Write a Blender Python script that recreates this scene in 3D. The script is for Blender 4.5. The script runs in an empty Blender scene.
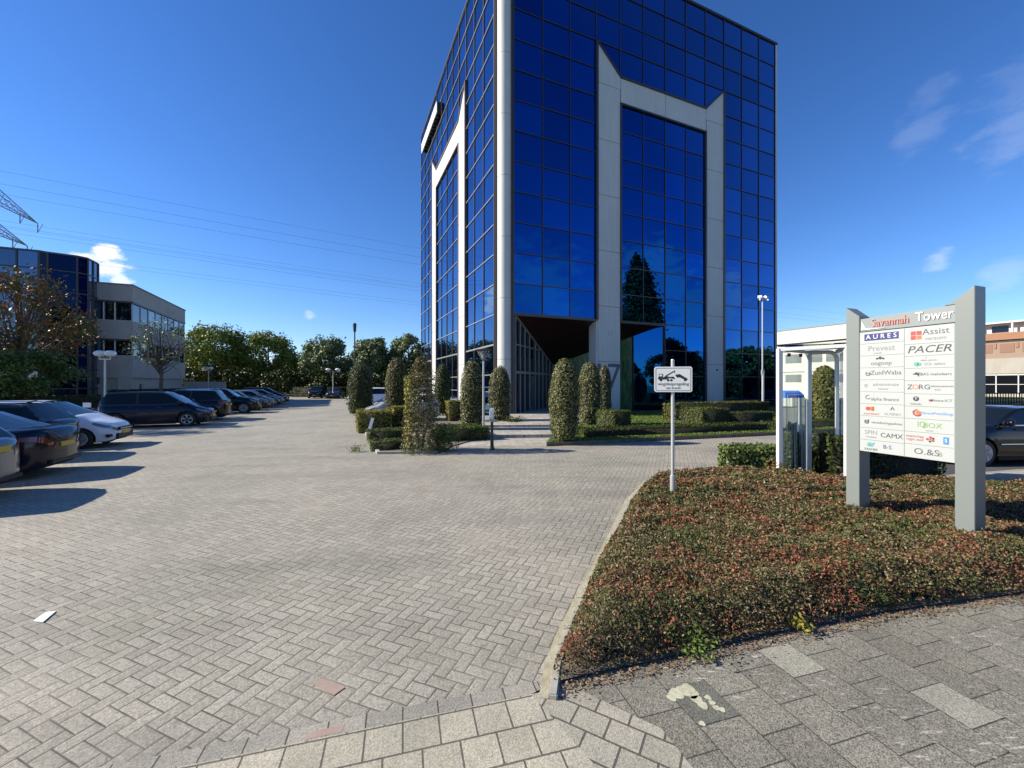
import bpy, bmesh, math, random
import numpy as np
from mathutils import Vector, Matrix

# ------------------------------------------------------------------ camera, light, sky, exposure
SC = bpy.context.scene
COL = SC.collection
R = math.radians
FPX = 407.0            # focal length in pixels of the 1024 px wide frame
H0 = 2.0               # eye height

cd = bpy.data.cameras.new('camera'); cam = bpy.data.objects.new('camera', cd); COL.objects.link(cam)
cam.location = (0, 0, H0); cam.rotation_euler = (R(90), 0, 0)
cd.sensor_width = 36; cd.lens = FPX / 1024 * 36; cd.clip_start = 0.05; cd.clip_end = 3000
SC.camera = cam

SUN_EL = 32.0
SX, SY = -0.9993, -0.036          # horizontal direction towards the sun
sl = bpy.data.lights.new('sun', 'SUN'); sl.energy = 5.0; sl.angle = R(0.53); sl.color = (1.0, 0.925, 0.785)
sun = bpy.data.objects.new('sun', sl); COL.objects.link(sun)
sd = Vector((SX * math.cos(R(SUN_EL)), SY * math.cos(R(SUN_EL)), math.sin(R(SUN_EL))))
sun.rotation_euler = sd.to_track_quat('Z', 'Y').to_euler(); sun.location = (-30, -5, 60)

W = bpy.data.worlds.new('World'); SC.world = W; W.use_nodes = True
wn, wl = W.node_tree.nodes, W.node_tree.links
bg = wn['Background']; bg.inputs[1].default_value = 0.079
sky = wn.new('ShaderNodeTexSky'); sky.sky_type = 'NISHITA'; sky.sun_disc = False
sky.sun_elevation = R(SUN_EL); sky.sun_rotation = math.atan2(SX, SY)
sky.air_density = 1.0; sky.dust_density = 0.05; sky.ozone_density = 4.0; sky.altitude = 0
hs = wn.new('ShaderNodeHueSaturation'); hs.inputs['Saturation'].default_value = 1.18; hs.inputs['Value'].default_value = 1.0
wl.new(sky.outputs[0], hs.inputs['Color'])
gam = wn.new('ShaderNodeGamma'); gam.inputs[1].default_value = 1.10; tn = wn.new('ShaderNodeMixRGB'); tn.blend_type = 'MULTIPLY'; tn.inputs[0].default_value = 1; tn.inputs[2].default_value = (.92, .91, 1.06, 1); wl.new(hs.outputs[0], tn.inputs[1]); wl.new(tn.outputs[0], gam.inputs[0])
geo = wn.new('ShaderNodeTexCoord')
def wmath(op, a, b=None, c=None):
    n = wn.new('ShaderNodeMath'); n.operation = op
    for i, v in enumerate((a, b, c)):
        if v is None: continue
        if isinstance(v, (int, float)): n.inputs[i].default_value = v
        else: wl.new(v, n.inputs[i])
    return n.outputs[0]
# clouds: soft patches in given sky directions, broken up by noise
nz = wn.new('ShaderNodeTexNoise'); nz.inputs['Scale'].default_value = 22; nz.inputs['Detail'].default_value = 8; nz.inputs['Roughness'].default_value = .58
mp = wn.new('ShaderNodeMapping'); mp.inputs['Scale'].default_value = (1, 1, 2.2)
wl.new(geo.outputs['Generated'], mp.inputs[0]); wl.new(mp.outputs[0], nz.inputs['Vector'])
def sdir(u, v): return Vector(((u - 512) / FPX, 1, (384 - v) / FPX)).normalized()
clouds = [(sdir(88, 262), .020, .9), (sdir(105, 256), .026, .95), (sdir(113, 267), .026, .9), (sdir(120, 278), .018, .8), (sdir(310, 317), .014, .4), (sdir(918, 130), .040, .08), (sdir(932, 95), .03, .05), (sdir(1016, 130), .055, .11), (sdir(1024, 90), .05, .06),
          (sdir(941, 259), .022, .28), (sdir(1005, 275), .030, .15),
          # low clouds out of frame, seen only as reflections in the tower
          (Vector((.86, -.40, .22)).normalized(), .10, .5), (Vector((.93, -.30, .17)).normalized(), .08, .5), (Vector((.75, -.62, .24)).normalized(), .12, .35),
          (Vector((.9, -.42, .12)).normalized(), .10, .55)]
acc = None
for d, rad, amt in clouds:
    vm = wn.new('ShaderNodeVectorMath'); vm.operation = 'DISTANCE'; wl.new(geo.outputs['Generated'], vm.inputs[0]); vm.inputs[1].default_value = d
    m = wmath('MAXIMUM', wmath('SUBTRACT', 1.0, wmath('DIVIDE', vm.outputs['Value'], rad * 1.35)), 0)
    m = wmath('MULTIPLY_ADD', wmath('SUBTRACT', nz.outputs[0], .5), 3.0, wmath('MULTIPLY', m, 1.6))
    q = wn.new('ShaderNodeMapRange'); q.interpolation_type = 'SMOOTHSTEP'; q.inputs[1].default_value = .35; q.inputs[2].default_value = 1.5 if amt < .5 else .95; wl.new(m, q.inputs[0])
    e_ = wmath('MINIMUM', wmath('MULTIPLY', wmath('MAXIMUM', wmath('SUBTRACT', 1.0, wmath('DIVIDE', vm.outputs['Value'], rad * 1.6)), 0), 5.0), 1.0)
    m = wmath('MULTIPLY', wmath('MULTIPLY', q.outputs[0], e_), amt)
    acc = m if acc is None else wmath('MAXIMUM', acc, m)
cl = wmath('MINIMUM', acc, .95)
mx = wn.new('ShaderNodeMixRGB'); wl.new(cl, mx.inputs[0]); wl.new(gam.outputs[0], mx.inputs[1]); mx.inputs[2].default_value = (7.6, 7.9, 8.2, 1)
wl.new(mx.outputs[0], bg.inputs[0])
SC.view_settings.view_transform = 'Standard'; SC.view_settings.look = 'None'
SC.view_settings.exposure = 0.82; SC.view_settings.gamma = 1.0; SC.view_settings.use_curve_mapping = False
SC.cycles.max_bounces = 7; SC.cycles.transparent_max_bounces = 8; SC.cycles.use_denoising = True

# ------------------------------------------------------------------ helpers
rng = np.random.default_rng(7)
random.seed(7)
TH = R(23.15)
E2 = Vector((math.cos(TH), math.sin(TH), 0)); E1 = Vector((-math.sin(TH), math.cos(TH), 0))

def G(u, v, h=0.0):
    """ground point (at height h) seen at photo pixel u, v"""
    z = FPX * (H0 - h) / (v - 384.0)
    return Vector(((u - 512.0) / FPX * z, z, h))
def PX(u, z, h=0.0): return Vector(((u - 512.0) / FPX * z, z, h))

MATS = {}
def mat(name, color=(.5, .5, .5), rough=.6, metal=0.0, spec=.5, coat=0.0, emit=None, alpha=None):
    if name in MATS: return MATS[name]
    m = bpy.data.materials.new(name); m.use_nodes = True
    b = m.node_tree.nodes['Principled BSDF']
    b.inputs['Base Color'].default_value = (*color, 1); b.inputs['Roughness'].default_value = rough
    b.inputs['Metallic'].default_value = metal; b.inputs['Specular IOR Level'].default_value = spec
    b.inputs['Coat Weight'].default_value = coat; b.inputs['Coat Roughness'].default_value = .04
    if emit: b.inputs['Emission Color'].default_value = (*emit, 1); b.inputs['Emission Strength'].default_value = 1
    MATS[name] = m; return m
class NT:
    def __init__(s, name, new=True):
        s.m = bpy.data.materials.new(name); s.m.use_nodes = True; MATS[name] = s.m
        s.n, s.l = s.m.node_tree.nodes, s.m.node_tree.links; s.b = s.n['Principled BSDF']
    def node(s, t, **k):
        x = s.n.new(t)
        for a, b in k.items(): setattr(x, a, b)
        return x
    def set(s, inp, v):
        if isinstance(v, (int, float, tuple)): inp.default_value = v
        else: s.l.new(v, inp)
    def math(s, op, a, b=None, c=None):
        x = s.node('ShaderNodeMath', operation=op)
        for i, v in enumerate((a, b, c)):
            if v is not None: s.set(x.inputs[i], v)
        return x.outputs[0]
    def mix(s, f, a, b, bt='MIX'):
        x = s.node('ShaderNodeMixRGB', blend_type=bt); s.set(x.inputs[0], f)
        s.set(x.inputs[1], a if not isinstance(a, tuple) or len(a) == 4 else (*a, 1)); s.set(x.inputs[2], b if not isinstance(b, tuple) or len(b) == 4 else (*b, 1)); return x.outputs[0]
    def coord(s, scale=(1, 1, 1), rot=(0, 0, 0), loc=(0, 0, 0), kind='Object'):
        t = s.node('ShaderNodeTexCoord'); m = s.node('ShaderNodeMapping')
        m.inputs['Scale'].default_value = scale; m.inputs['Rotation'].default_value = rot; m.inputs['Location'].default_value = loc
        s.l.new(t.outputs[kind], m.inputs[0]); return m.outputs[0]
    def noise(s, vec, scale=5, detail=4, rough=.55):
        x = s.node('ShaderNodeTexNoise'); s.l.new(vec, x.inputs['Vector'])
        x.inputs['Scale'].default_value = scale; x.inputs['Detail'].default_value = detail; x.inputs['Roughness'].default_value = rough; return x.outputs[0]
    def ramp(s, f, stops, interp='LINEAR'):
        x = s.node('ShaderNodeValToRGB'); x.color_ramp.interpolation = interp; s.l.new(f, x.inputs[0])
        e = x.color_ramp.elements
        while len(e) < len(stops): e.new(.5)
        for el, (p, c) in zip(e, stops): el.position = p; el.color = (*c, 1) if len(c) == 3 else c
        return x.outputs[0]
    def mr(s, f, a, b, c=0., d=1.):
        x = s.node('ShaderNodeMapRange'); s.l.new(f, x.inputs[0])
        for i, v in zip((1, 2, 3, 4), (a, b, c, d)): x.inputs[i].default_value = v
        return x.outputs[0]
    def bump(s, h, strength=.5, dist=.01):
        x = s.node('ShaderNodeBump'); x.inputs['Strength'].default_value = strength; x.inputs['Distance'].default_value = dist
        s.l.new(h, x.inputs['Height']); s.l.new(x.outputs[0], s.b.inputs['Normal'])
    def done(s, color=None, rough=None):
        if color is not None: s.set(s.b.inputs['Base Color'], color)
        if rough is not None: s.set(s.b.inputs['Roughness'], rough)
        return s.m

def tag(o, label=None, cat=None, group=None, kind=None):
    if label: o['label'] = label
    if cat: o['category'] = cat
    if group: o['group'] = group
    if kind: o['kind'] = kind
    return o
def empty(name, loc=(0, 0, 0), rz=0.0):
    o = bpy.data.objects.new(name, None); COL.objects.link(o); o.location = loc; o.rotation_euler = (0, 0, rz); o.empty_display_size = .2; return o
def thing(name, label, cat, loc=(0, 0, 0), rz=0.0, group=None):
    return tag(empty(name, loc, rz), label, cat, group)
def link(name, me, m=None, parent=None, loc=None, rz=0):
    o = bpy.data.objects.new(name, me); COL.objects.link(o)
    if m is not None: me.materials.append(m)
    if parent is not None: o.parent = parent
    if loc is not None: o.location = loc
    if rz: o.rotation_euler = (0, 0, rz)
    return o
class MB:
    """collects simple shapes, then links them as one mesh"""
    def __init__(s): s.v = []; s.f = []
    def add(s, vs, fs):
        n = len(s.v); s.v += [tuple(v) for v in vs]; s.f += [tuple(i + n for i in f) for f in fs]; return s
    def box(s, x0, x1, y0, y1, z0, z1, M=None):
        vs = [Vector((x, y, z)) for z in (z0, z1) for y in (y0, y1) for x in (x0, x1)]
        if M is not None: vs = [M @ v for v in vs]
        return s.add(vs, [(0, 2, 3, 1), (4, 5, 7, 6), (0, 1, 5, 4), (2, 6, 7, 3), (0, 4, 6, 2), (1, 3, 7, 5)])
    def bar(s, a, b, w, d=None, up=(0, 0, 1)):
        a, b = Vector(a), Vector(b); d = w if d is None else d
        t = (b - a).normalized(); up = Vector(up)
        if abs(t.dot(up)) > .99: up = Vector((0, 1, 0))
        x = t.cross(up).normalized(); y = x.cross(t).normalized()
        vs = [p + x * (i * w / 2) + y * (j * d / 2) for p in (a, b) for i, j in ((-1, -1), (1, -1), (1, 1), (-1, 1))]
        return s.add(vs, [(0, 1, 2, 3), (7, 6, 5, 4), (0, 4, 5, 1), (1, 5, 6, 2), (2, 6, 7, 3), (3, 7, 4, 0)])
    def tube(s, pts, rad, n=10, cap=True):
        pts = [Vector(p) for p in pts]; rad = [rad] * len(pts) if isinstance(rad, (int, float)) else rad
        vs, fs = [], []; px = None
        for i, p in enumerate(pts):
            t = (pts[min(i + 1, len(pts) - 1)] - pts[max(i - 1, 0)]).normalized()
            if px is None: px = t.orthogonal().normalized()
            px = (px - t * px.dot(t)).normalized(); py = t.cross(px)
            vs += [p + (px * math.cos(2 * math.pi * k / n) + py * math.sin(2 * math.pi * k / n)) * rad[i] for k in range(n)]
        for i in range(len(pts) - 1):
            for k in range(n):
                k2 = (k + 1) % n; fs.append((i * n + k, i * n + k2, (i + 1) * n + k2, (i + 1) * n + k))
        if cap: fs.append(tuple(range(n))[::-1]); fs.append(tuple((len(pts) - 1) * n + k for k in range(n)))
        return s.add(vs, fs)
    def lathe(s, prof, n=24, axis='z', c=(0, 0, 0)):
        c = Vector(c); vs, fs = [], []
        for r, h in prof:
            for k in range(n):
                a = 2 * math.pi * k / n; x, y = r * math.cos(a), r * math.sin(a)
                vs.append(c + (Vector((x, y, h)) if axis == 'z' else Vector((x, h, y))))
        for i in range(len(prof) - 1):
            for k in range(n):
                k2 = (k + 1) % n; fs.append((i * n + k, i * n + k2, (i + 1) * n + k2, (i + 1) * n + k))
        if prof[0][0] > 1e-4: fs.append(tuple(range(n))[::-1])
        if prof[-1][0] > 1e-4: fs.append(tuple((len(prof) - 1) * n + k for k in range(n)))
        return s.add(vs, fs)
    def prism(s, poly, z0, z1, M=None):
        n = len(poly); vs = [Vector((p[0], p[1], z)) for z in (z0, z1) for p in poly]
        if M is not None: vs = [M @ v for v in vs]
        return s.add(vs, [tuple(range(n))[::-1], tuple(range(n, 2 * n))] + [(i, (i + 1) % n, n + (i + 1) % n, n + i) for i in range(n)])
    def build(s, name, m, parent=None, smooth=False, bevel=0, loc=None, rz=0, seg=2):
        me = bpy.data.meshes.new(name); me.from_pydata(s.v, [], s.f)
        bm = bmesh.new(); bm.from_mesh(me); bmesh.ops.recalc_face_normals(bm, faces=bm.faces)
        if bevel: 
            bmesh.ops.bevel(bm, geom=[e for e in bm.edges if e.calc_face_angle(0) > .5], offset=bevel, segments=seg, affect='EDGES', clamp_overlap=True)
        bm.to_mesh(me); bm.free()
        if smooth: me.shade_auto_smooth() if hasattr(me, 'shade_auto_smooth') else me.shade_smooth()
        if smooth:
            for p in me.polygons: p.use_smooth = True
            try: me.set_sharp_from_angle(angle=R(40))
            except Exception: pass
        return link(name, me, m, parent, loc, rz)
def text(name, body, size, m, parent, M, ext=.002, align='CENTER', shear=0, sx=1.0):
    c = bpy.data.curves.new(name, 'FONT'); c.body = body; c.size = size; c.extrude = ext; c.align_x = align; c.align_y = 'CENTER'; c.shear = shear
    c.resolution_u = 3
    o = bpy.data.objects.new(name, c); COL.objects.link(o)
    bpy.context.view_layer.update()
    me = bpy.data.meshes.new_from_object(o); bpy.data.objects.remove(o); bpy.data.curves.remove(c)
    me.transform(M @ Matrix.Diagonal((sx, 1, 1, 1)))
    return link(name, me, m, parent)
def inpoly(P, poly):
    x, y = P[:, 0], P[:, 1]; ins = np.zeros(len(P), bool); n = len(poly)
    for i in range(n):
        x1, y1 = poly[i][0], poly[i][1]; x2, y2 = poly[(i + 1) % n][0], poly[(i + 1) % n][1]
        c = ((y1 > y) != (y2 > y)) & (x < (x2 - x1) * (y - y1) / (y2 - y1 + 1e-12) + x1); ins ^= c
    return ins
def distpoly(P, poly):
    d = np.full(len(P), 1e9)
    for i in range(len(poly)):
        a = np.array(poly[i][:2], float); b = np.array(poly[(i + 1) % len(poly)][:2], float); ab = b - a
        t = np.clip(((P[:, :2] - a) @ ab) / (ab @ ab), 0, 1); d = np.minimum(d, np.linalg.norm(P[:, :2] - a - t[:, None] * ab, axis=1))
    return d
def vnoise(P, scale, seed=0):
    """cheap smooth noise from a few sine waves"""
    r = np.random.default_rng(seed); o = np.zeros(len(P))
    for k in range(7):
        d = r.normal(size=P.shape[1]); d /= np.linalg.norm(d); f = scale * r.uniform(.6, 1.9)
        o += np.sin(P @ d * f + r.uniform(0, 6.28))
    return o / 7 * 1.6
def leaves(name, P, N, size, m, parent=None, jitter=.9, aspect=.6, sizevar=.35, loc=None, core=None):
    """one mesh of N small pointed leaf faces at points P, turned roughly along N"""
    n = len(P); Nn = N + rng.normal(size=(n, 3)) * jitter; Nn /= np.linalg.norm(Nn, axis=1)[:, None] + 1e-9
    t = rng.normal(size=(n, 3)); t -= (t * Nn).sum(1)[:, None] * Nn; t /= np.linalg.norm(t, axis=1)[:, None] + 1e-9
    b = np.cross(Nn, t); s = (size * (1 + sizevar * rng.uniform(-1, 1, n)))[:, None]
    V = np.empty((n, 4, 3)); bend = Nn * s * .12
    V[:, 0] = P - t * s; V[:, 1] = P + b * s * aspect + bend; V[:, 2] = P + t * s; V[:, 3] = P - b * s * aspect + bend
    V = V.reshape(-1, 3); F = np.arange(n * 4)
    cv, cf = (core if core else ([], []))
    if len(cv): V = np.vstack([V, np.array([tuple(v) for v in cv])])
    me = bpy.data.meshes.new(name); me.vertices.add(len(V)); me.vertices.foreach_set('co', V.astype(np.float32).ravel())
    loops = list(F); 
    starts = np.arange(n) * 4; totals = np.full(n, 4)
    if len(cf):
        ex = np.array([i + n * 4 for f in cf for i in f]); lens = np.array([len(f) for f in cf])
        F = np.concatenate([F, ex]); starts = np.concatenate([starts, n * 4 + np.concatenate([[0], np.cumsum(lens)[:-1]])]); totals = np.concatenate([totals, lens])
    me.loops.add(len(F)); me.loops.foreach_set('vertex_index', F.astype(np.int32))
    me.polygons.add(len(starts)); me.polygons.foreach_set('loop_start', starts.astype(np.int32)); me.polygons.foreach_set('loop_total', totals.astype(np.int32))
    me.update(calc_edges=True)
    o = link(name, me, m, parent, loc)
    if len(cf):
        me.materials.append(MATS['inner_twig_shade']); mi = np.zeros(len(starts), np.int32); mi[n:] = 1; me.polygons.foreach_set('material_index', mi)
    me.validate(); return o

# ------------------------------------------------------------------ materials
mat('inner_twig_shade', (.018, .016, .009), .95)  # near-black foliage core: inner shade put into the twig colour
def leafmat(name, stops, scale=1.5, rough=.5, transl=.08, interp='LINEAR', gain=1.0):
    stops = [(p, tuple(min(.8, v * gain) for v in c)) for p, c in stops]
    t = NT(name); g = t.node('ShaderNodeNewGeometry')
    n = t.noise(t.coord(), scale, 3)
    f = t.math('ADD', t.math('MULTIPLY', g.outputs['Random Per Island'], .62), t.math('MULTIPLY', t.mr(n, .3, .7), .38))
    c = t.ramp(f, stops, interp); t.done(c, rough); t.b.inputs['Specular IOR Level'].default_value = .18
    tr = t.node('ShaderNodeBsdfTranslucent'); t.l.new(c, tr.inputs[0]); ms = t.node('ShaderNodeMixShader'); ms.inputs[0].default_value = transl
    out = t.n['Material Output']; t.l.new(t.b.outputs[0], ms.inputs[1]); t.l.new(tr.outputs[0], ms.inputs[2]); t.l.new(ms.outputs[0], out.inputs[0])
    return t.m
LM = {
 'dark': leafmat('yew_leaf', [(0, (.022, .032, .010)), (.5, (.042, .058, .014)), (1, (.09, .105, .024))]),
 'mid': leafmat('broad_leaf', [(0, (.022, .042, .010)), (.5, (.045, .075, .016)), (1, (.09, .12, .03))], gain=1.5),
 'olive': leafmat('olive_leaf', [(0, (.035, .045, .012)), (.45, (.085, .09, .022)), (.8, (.16, .14, .035)), (1, (.22, .17, .07))], 3),
 'silver': leafmat('glossy_leaf', [(0, (.03, .04, .015)), (.5, (.085, .09, .04)), (.85, (.19, .17, .10)), (1, (.30, .26, .19))], 3, .35),
 'speck': leafmat('speckled_leaf', [(0, (.018, .028, .008)), (.35, (.065, .08, .024)), (.6, (.14, .145, .045)), (.82, (.27, .245, .12)), (1, (.42, .38, .26))], 5, .45),
 'yellow': leafmat('golden_leaf', [(0, (.08, .09, .015)), (.5, (.20, .19, .03)), (1, (.36, .30, .07))], 2.5),
 'brown': leafmat('sparse_brown_leaf', [(0, (.05, .055, .015)), (.4, (.12, .10, .035)), (.7, (.20, .13, .08)), (1, (.30, .21, .14))], 4),
 'autumn': leafmat('autumn_leaf', [(0, (.03, .045, .012)), (.42, (.075, .09, .022)), (.6, (.13, .075, .025)), (.8, (.19, .06, .028)), (1, (.20, .07, .03))], .8, gain=1.3),
 'hedge': leafmat('clipped_leaf', [(0, (.03, .045, .010)), (.5, (.07, .095, .018)), (1, (.14, .16, .035))], 2),
 'laurel': leafmat('laurel_leaf', [(0, (.035, .06, .012)), (.5, (.09, .13, .03)), (1, (.22, .26, .09))], 5, .3),
 'lime': leafmat('lime_tree_leaf', [(0, (.03, .045, .008)), (.5, (.075, .095, .016)), (1, (.15, .16, .03))], .35, gain=2.3),
 'sage': leafmat('pale_tree_leaf', [(0, (.03, .045, .02)), (.5, (.065, .085, .035)), (1, (.14, .16, .08))], .4, gain=2.2),
 'grass': leafmat('grass_blade', [(0, (.05, .08, .012)), (.5, (.10, .15, .025)), (1, (.20, .24, .05))], 1),
 'dry': leafmat('dry_leaf', [(0, (.10, .06, .035)), (.5, (.20, .13, .08)), (1, (.33, .25, .17))], 6),
}
# ground cover: small leaves green to brown with drifts of red
t = NT('ground_cover_leaf'); g = t.node('ShaderNodeNewGeometry'); co = t.coord()
base = t.ramp(g.outputs['Random Per Island'], [(0, (.03, .034, .013)), (.35, (.085, .082, .03)), (.7, (.165, .135, .058)), (.92, (.25, .195, .10)), (1, (.40, .31, .21))])
red = t.ramp(g.outputs['Random Per Island'], [(0, (.09, .03, .018)), (.5, (.22, .08, .045)), (.85, (.38, .16, .085)), (1, (.44, .11, .09))])
patch = t.mr(t.noise(co, 1.9, 6, .72), .46, .62); r2 = t.math('FRACT', t.math('MULTIPLY', g.outputs['Random Per Island'], 37.7))
isred = t.math('LESS_THAN', r2, t.math('MULTIPLY_ADD', patch, .60, .06))
grn = t.ramp(g.outputs['Random Per Island'], [(0, (.025, .045, .012)), (1, (.09, .13, .03))])
isgr = t.math('MULTIPLY', t.math('GREATER_THAN', r2, .5), t.mr(t.noise(co, 1.1, 4, .6), .42, .62))
c = t.mix(isgr, base, grn); c = t.mix(isred, c, red); t.done(c, .55); t.b.inputs['Specular IOR Level'].default_value = .25
tr = t.node('ShaderNodeBsdfTranslucent'); t.l.new(c, tr.inputs[0]); ms = t.node('ShaderNodeMixShader'); ms.inputs[0].default_value = .2
t.l.new(t.b.outputs[0], ms.inputs[1]); t.l.new(tr.outputs[0], ms.inputs[2]); t.l.new(ms.outputs[0], t.n['Material Output'].inputs[0])

BARK = NT('bark'); co = BARK.coord((6, 6, 1.2)); nb = BARK.noise(co, 4, 5); BARK.bump(nb, .6, .03); BARK = BARK.done(BARK.ramp(nb, [(.3, (.05, .04, .03)), (.7, (.15, .125, .10))]), .9)

def herringbone(name, rz, bl=.096, c_lo=(.268, .252, .214), c_hi=(.328, .310, .268), reds=.0006):
    t = NT(name); v = t.coord((1 / bl, 1 / bl, 1), (0, 0, rz)); s = t.node('ShaderNodeSeparateXYZ'); t.l.new(v, s.inputs[0])
    # slight waviness so the courses are hand-laid
    wob = t.noise(t.coord(), .55, 2)
    x = t.math('ADD', s.outputs[0], t.math('MULTIPLY', t.math('SUBTRACT', wob, .5), .5)); wob2 = t.noise(t.coord(loc=(9, 4, 0)), .5, 2)
    y = t.math('ADD', s.outputs[1], t.math('MULTIPLY', t.math('SUBTRACT', wob2, .5), .5))
    i, j = t.math('FLOOR', x), t.math('FLOOR', y); fx, fy = t.math('FRACT', x), t.math('FRACT', y)
    k = t.math('FLOORED_MODULO', t.math('SUBTRACT', i, j), 4.0)
    def eq(q): return t.math('COMPARE', k, float(q), .1)
    hz = t.math('LESS_THAN', k, 1.5); k1, k2 = eq(1), eq(2); vt = t.math('SUBTRACT', 1.0, hz)
    lx = t.math('ADD', fx, k1); ly = t.math('ADD', fy, k2)
    wx = t.math('ADD', 1.0, hz); wy = t.math('ADD', 1.0, vt)
    ex = t.math('MINIMUM', lx, t.math('SUBTRACT', wx, lx)); ey = t.math('MINIMUM', ly, t.math('SUBTRACT', wy, ly)); e = t.math('MINIMUM', ex, ey)
    idv = t.node('ShaderNodeCombineXYZ'); t.l.new(t.math('SUBTRACT', i, k1), idv.inputs[0]); t.l.new(t.math('SUBTRACT', j, k2), idv.inputs[1]); t.l.new(hz, idv.inputs[2])
    w = t.node('ShaderNodeTexWhiteNoise'); t.l.new(idv.outputs[0], w.inputs['Vector'])
    co = t.coord(); sp = t.node('ShaderNodeTexVoronoi'); sp.inputs['Scale'].default_value = 120; t.l.new(co, sp.inputs['Vector'])
    agg = t.mix(.25, t.ramp(sp.outputs['Color'], [(0, (.30, .295, .28)), (.5, (.92, .90, .86)), (1, (1.6, 1.56, 1.46))]), t.ramp(t.noise(co, 320, 2), [(.3, (.45, .45, .45)), (.7, (1.5, 1.5, 1.5))]))
    bc = t.mix(t.mr(w.outputs['Value'], 0, 1), c_lo, c_hi)
    isred = t.math('LESS_THAN', w.outputs['Value'], reds); bc = t.mix(t.math('MULTIPLY', isred, .6), bc, (.42, .27, .21))
    bc = t.mix(.85, bc, agg, 'MULTIPLY')
    big = t.noise(co, .35, 6, .6); bc = t.mix(.9, bc, t.ramp(big, [(.32, (.78, .80, .76)), (.5, (1.0, .99, .97)), (.7, (1.17, 1.12, 1.08))]), 'MULTIPLY')
    tr_ = t.noise(t.coord((.22, 1.1, 1), (0, 0, R(-66))), 1.1, 5, .6); bc = t.mix(t.math('MULTIPLY', t.mr(tr_, .50, .68), .38), bc, (.12, .115, .10)); sp2 = t.noise(t.coord(loc=(3, 1, 0)), 5.5, 3, .6); bc = t.mix(t.math('MULTIPLY', t.mr(sp2, .66, .72), .45), bc, (.10, .095, .08))
    mo = t.noise(t.coord(loc=(7, 7, 0)), .7, 5, .65); bc = t.mix(t.math('MULTIPLY', t.mr(mo, .55, .7), .25), bc, (.24, .25, .16))
    jw = t.math('MULTIPLY_ADD', t.noise(co, 9, 3), .07, -.012)
    joint = t.mr(t.math('SUBTRACT', e, jw), 0.0, .045)
    jc = t.mix(t.mr(t.noise(co, 1.3, 4), .45, .7), (.06, .056, .046), (.21, .19, .15))
    t.bump(t.math('ADD', t.math('MULTIPLY', t.math('MINIMUM', t.math('MULTIPLY', e, 6.0), 1.0), 1.0), t.math('MULTIPLY', sp.outputs['Distance'], .35)), .5, .004)
    return t.done(t.mix(joint, jc, bc), .85)
PAVE = herringbone('clinker_paving', R(21.5))
def tiles(name, rz, w, h, c1, c2, off=.5, mort=.006, speck=1.0, jointc=(.07, .065, .05), scuff=0, loc=(0, 0, 0)):
    t = NT(name); v = t.coord((1, 1, 1), (0, 0, rz), loc); b = t.node('ShaderNodeTexBrick'); t.l.new(v, b.inputs['Vector'])
    b.offset = off; b.inputs['Scale'].default_value = 1; b.inputs['Brick Width'].default_value = w; b.inputs['Row Height'].default_value = h
    b.inputs['Mortar Size'].default_value = mort; b.inputs['Mortar Smooth'].default_value = .3; b.inputs['Color1'].default_value = (*c1, 1); b.inputs['Color2'].default_value = (*c2, 1)
    b.inputs['Mortar'].default_value = (*jointc, 1)
    co = t.coord(); sp = t.node('ShaderNodeTexVoronoi'); sp.inputs['Scale'].default_value = 170; t.l.new(co, sp.inputs['Vector'])
    agg = t.ramp(sp.outputs['Color'], [(0, (1 - .55 * speck,) * 3), (.5, (1 - .08 * speck,) * 3), (1, (1 + .45 * speck, 1 + .42 * speck, 1 + .36 * speck))])
    c = t.mix(.85, b.outputs[0], agg, 'MULTIPLY'); c = t.mix(.9, c, t.ramp(t.noise(co, .9, 6, .65), [(.3, (.72, .72, .72)), (.72, (1.22, 1.2, 1.16))]), 'MULTIPLY')
    if scuff:
        sv = t.coord((2.2, 11, 1), (0, 0, rz + R(52))); f = t.mr(t.noise(sv, 3.0, 6, .75), .57, .64)
        reg = t.mr(t.noise(co, .8, 2), .42, .55); c = t.mix(t.math('MULTIPLY', f, t.math('MULTIPLY', reg, .6)), c, (.62, .60, .55))
    t.bump(t.math('ADD', t.math('MULTIPLY', b.outputs['Fac'], -1.0), t.math('MULTIPLY', sp.outputs['Distance'], .3)), .7, .005)
    return t.done(c, .85)
SLAB = tiles('pavement_slab', R(74), .3, .3, (.175, .165, .135), (.225, .213, .178), mort=.004, scuff=1, speck=2.0, loc=(.025, .1, 0), jointc=(.055, .05, .04))
TILE = tiles('square_tile', R(-15), .207, .207, (.35, .325, .255), (.42, .39, .31), mort=.006, jointc=(.11, .10, .08))
SOLD = tiles('border_brick', R(-15), .21, 2, (.26, .245, .21), (.32, .30, .26), mort=.005)
WEDGE = tiles('cut_tile', R(30), .2, .16, (.31, .29, .235), (.38, .355, .29), mort=.007, jointc=(.10, .09, .075))
def plainmat(name, c1, c2, scale=3, rough=.85, bump=.3, bd=.01, bs=60, streak=0):
    t = NT(name); co = t.coord(); n = t.noise(co, scale, 6, .6); f = t.noise(co, bs, 3)
    c = t.mix(t.mr(n, .3, .7), c1, c2); c = t.mix(.5, c, t.ramp(f, [(.3, (.75, .75, .75)), (.7, (1.2, 1.2, 1.2))]), 'MULTIPLY')
    if streak:
        s = t.noise(t.coord((3, 3, .12)), 3, 5, .7); c = t.mix(streak, c, t.ramp(s, [(.35, (.7, .7, .68)), (.6, (1.05, 1.05, 1.05))]), 'MULTIPLY')
    t.bump(f, bump, bd); return t.done(c, rough)
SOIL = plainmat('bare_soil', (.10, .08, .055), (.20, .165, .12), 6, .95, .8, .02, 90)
SAND = plainmat('sandy_border', (.28, .25, .17), (.46, .42, .30), 9, .95, .7, .01, 120)
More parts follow.
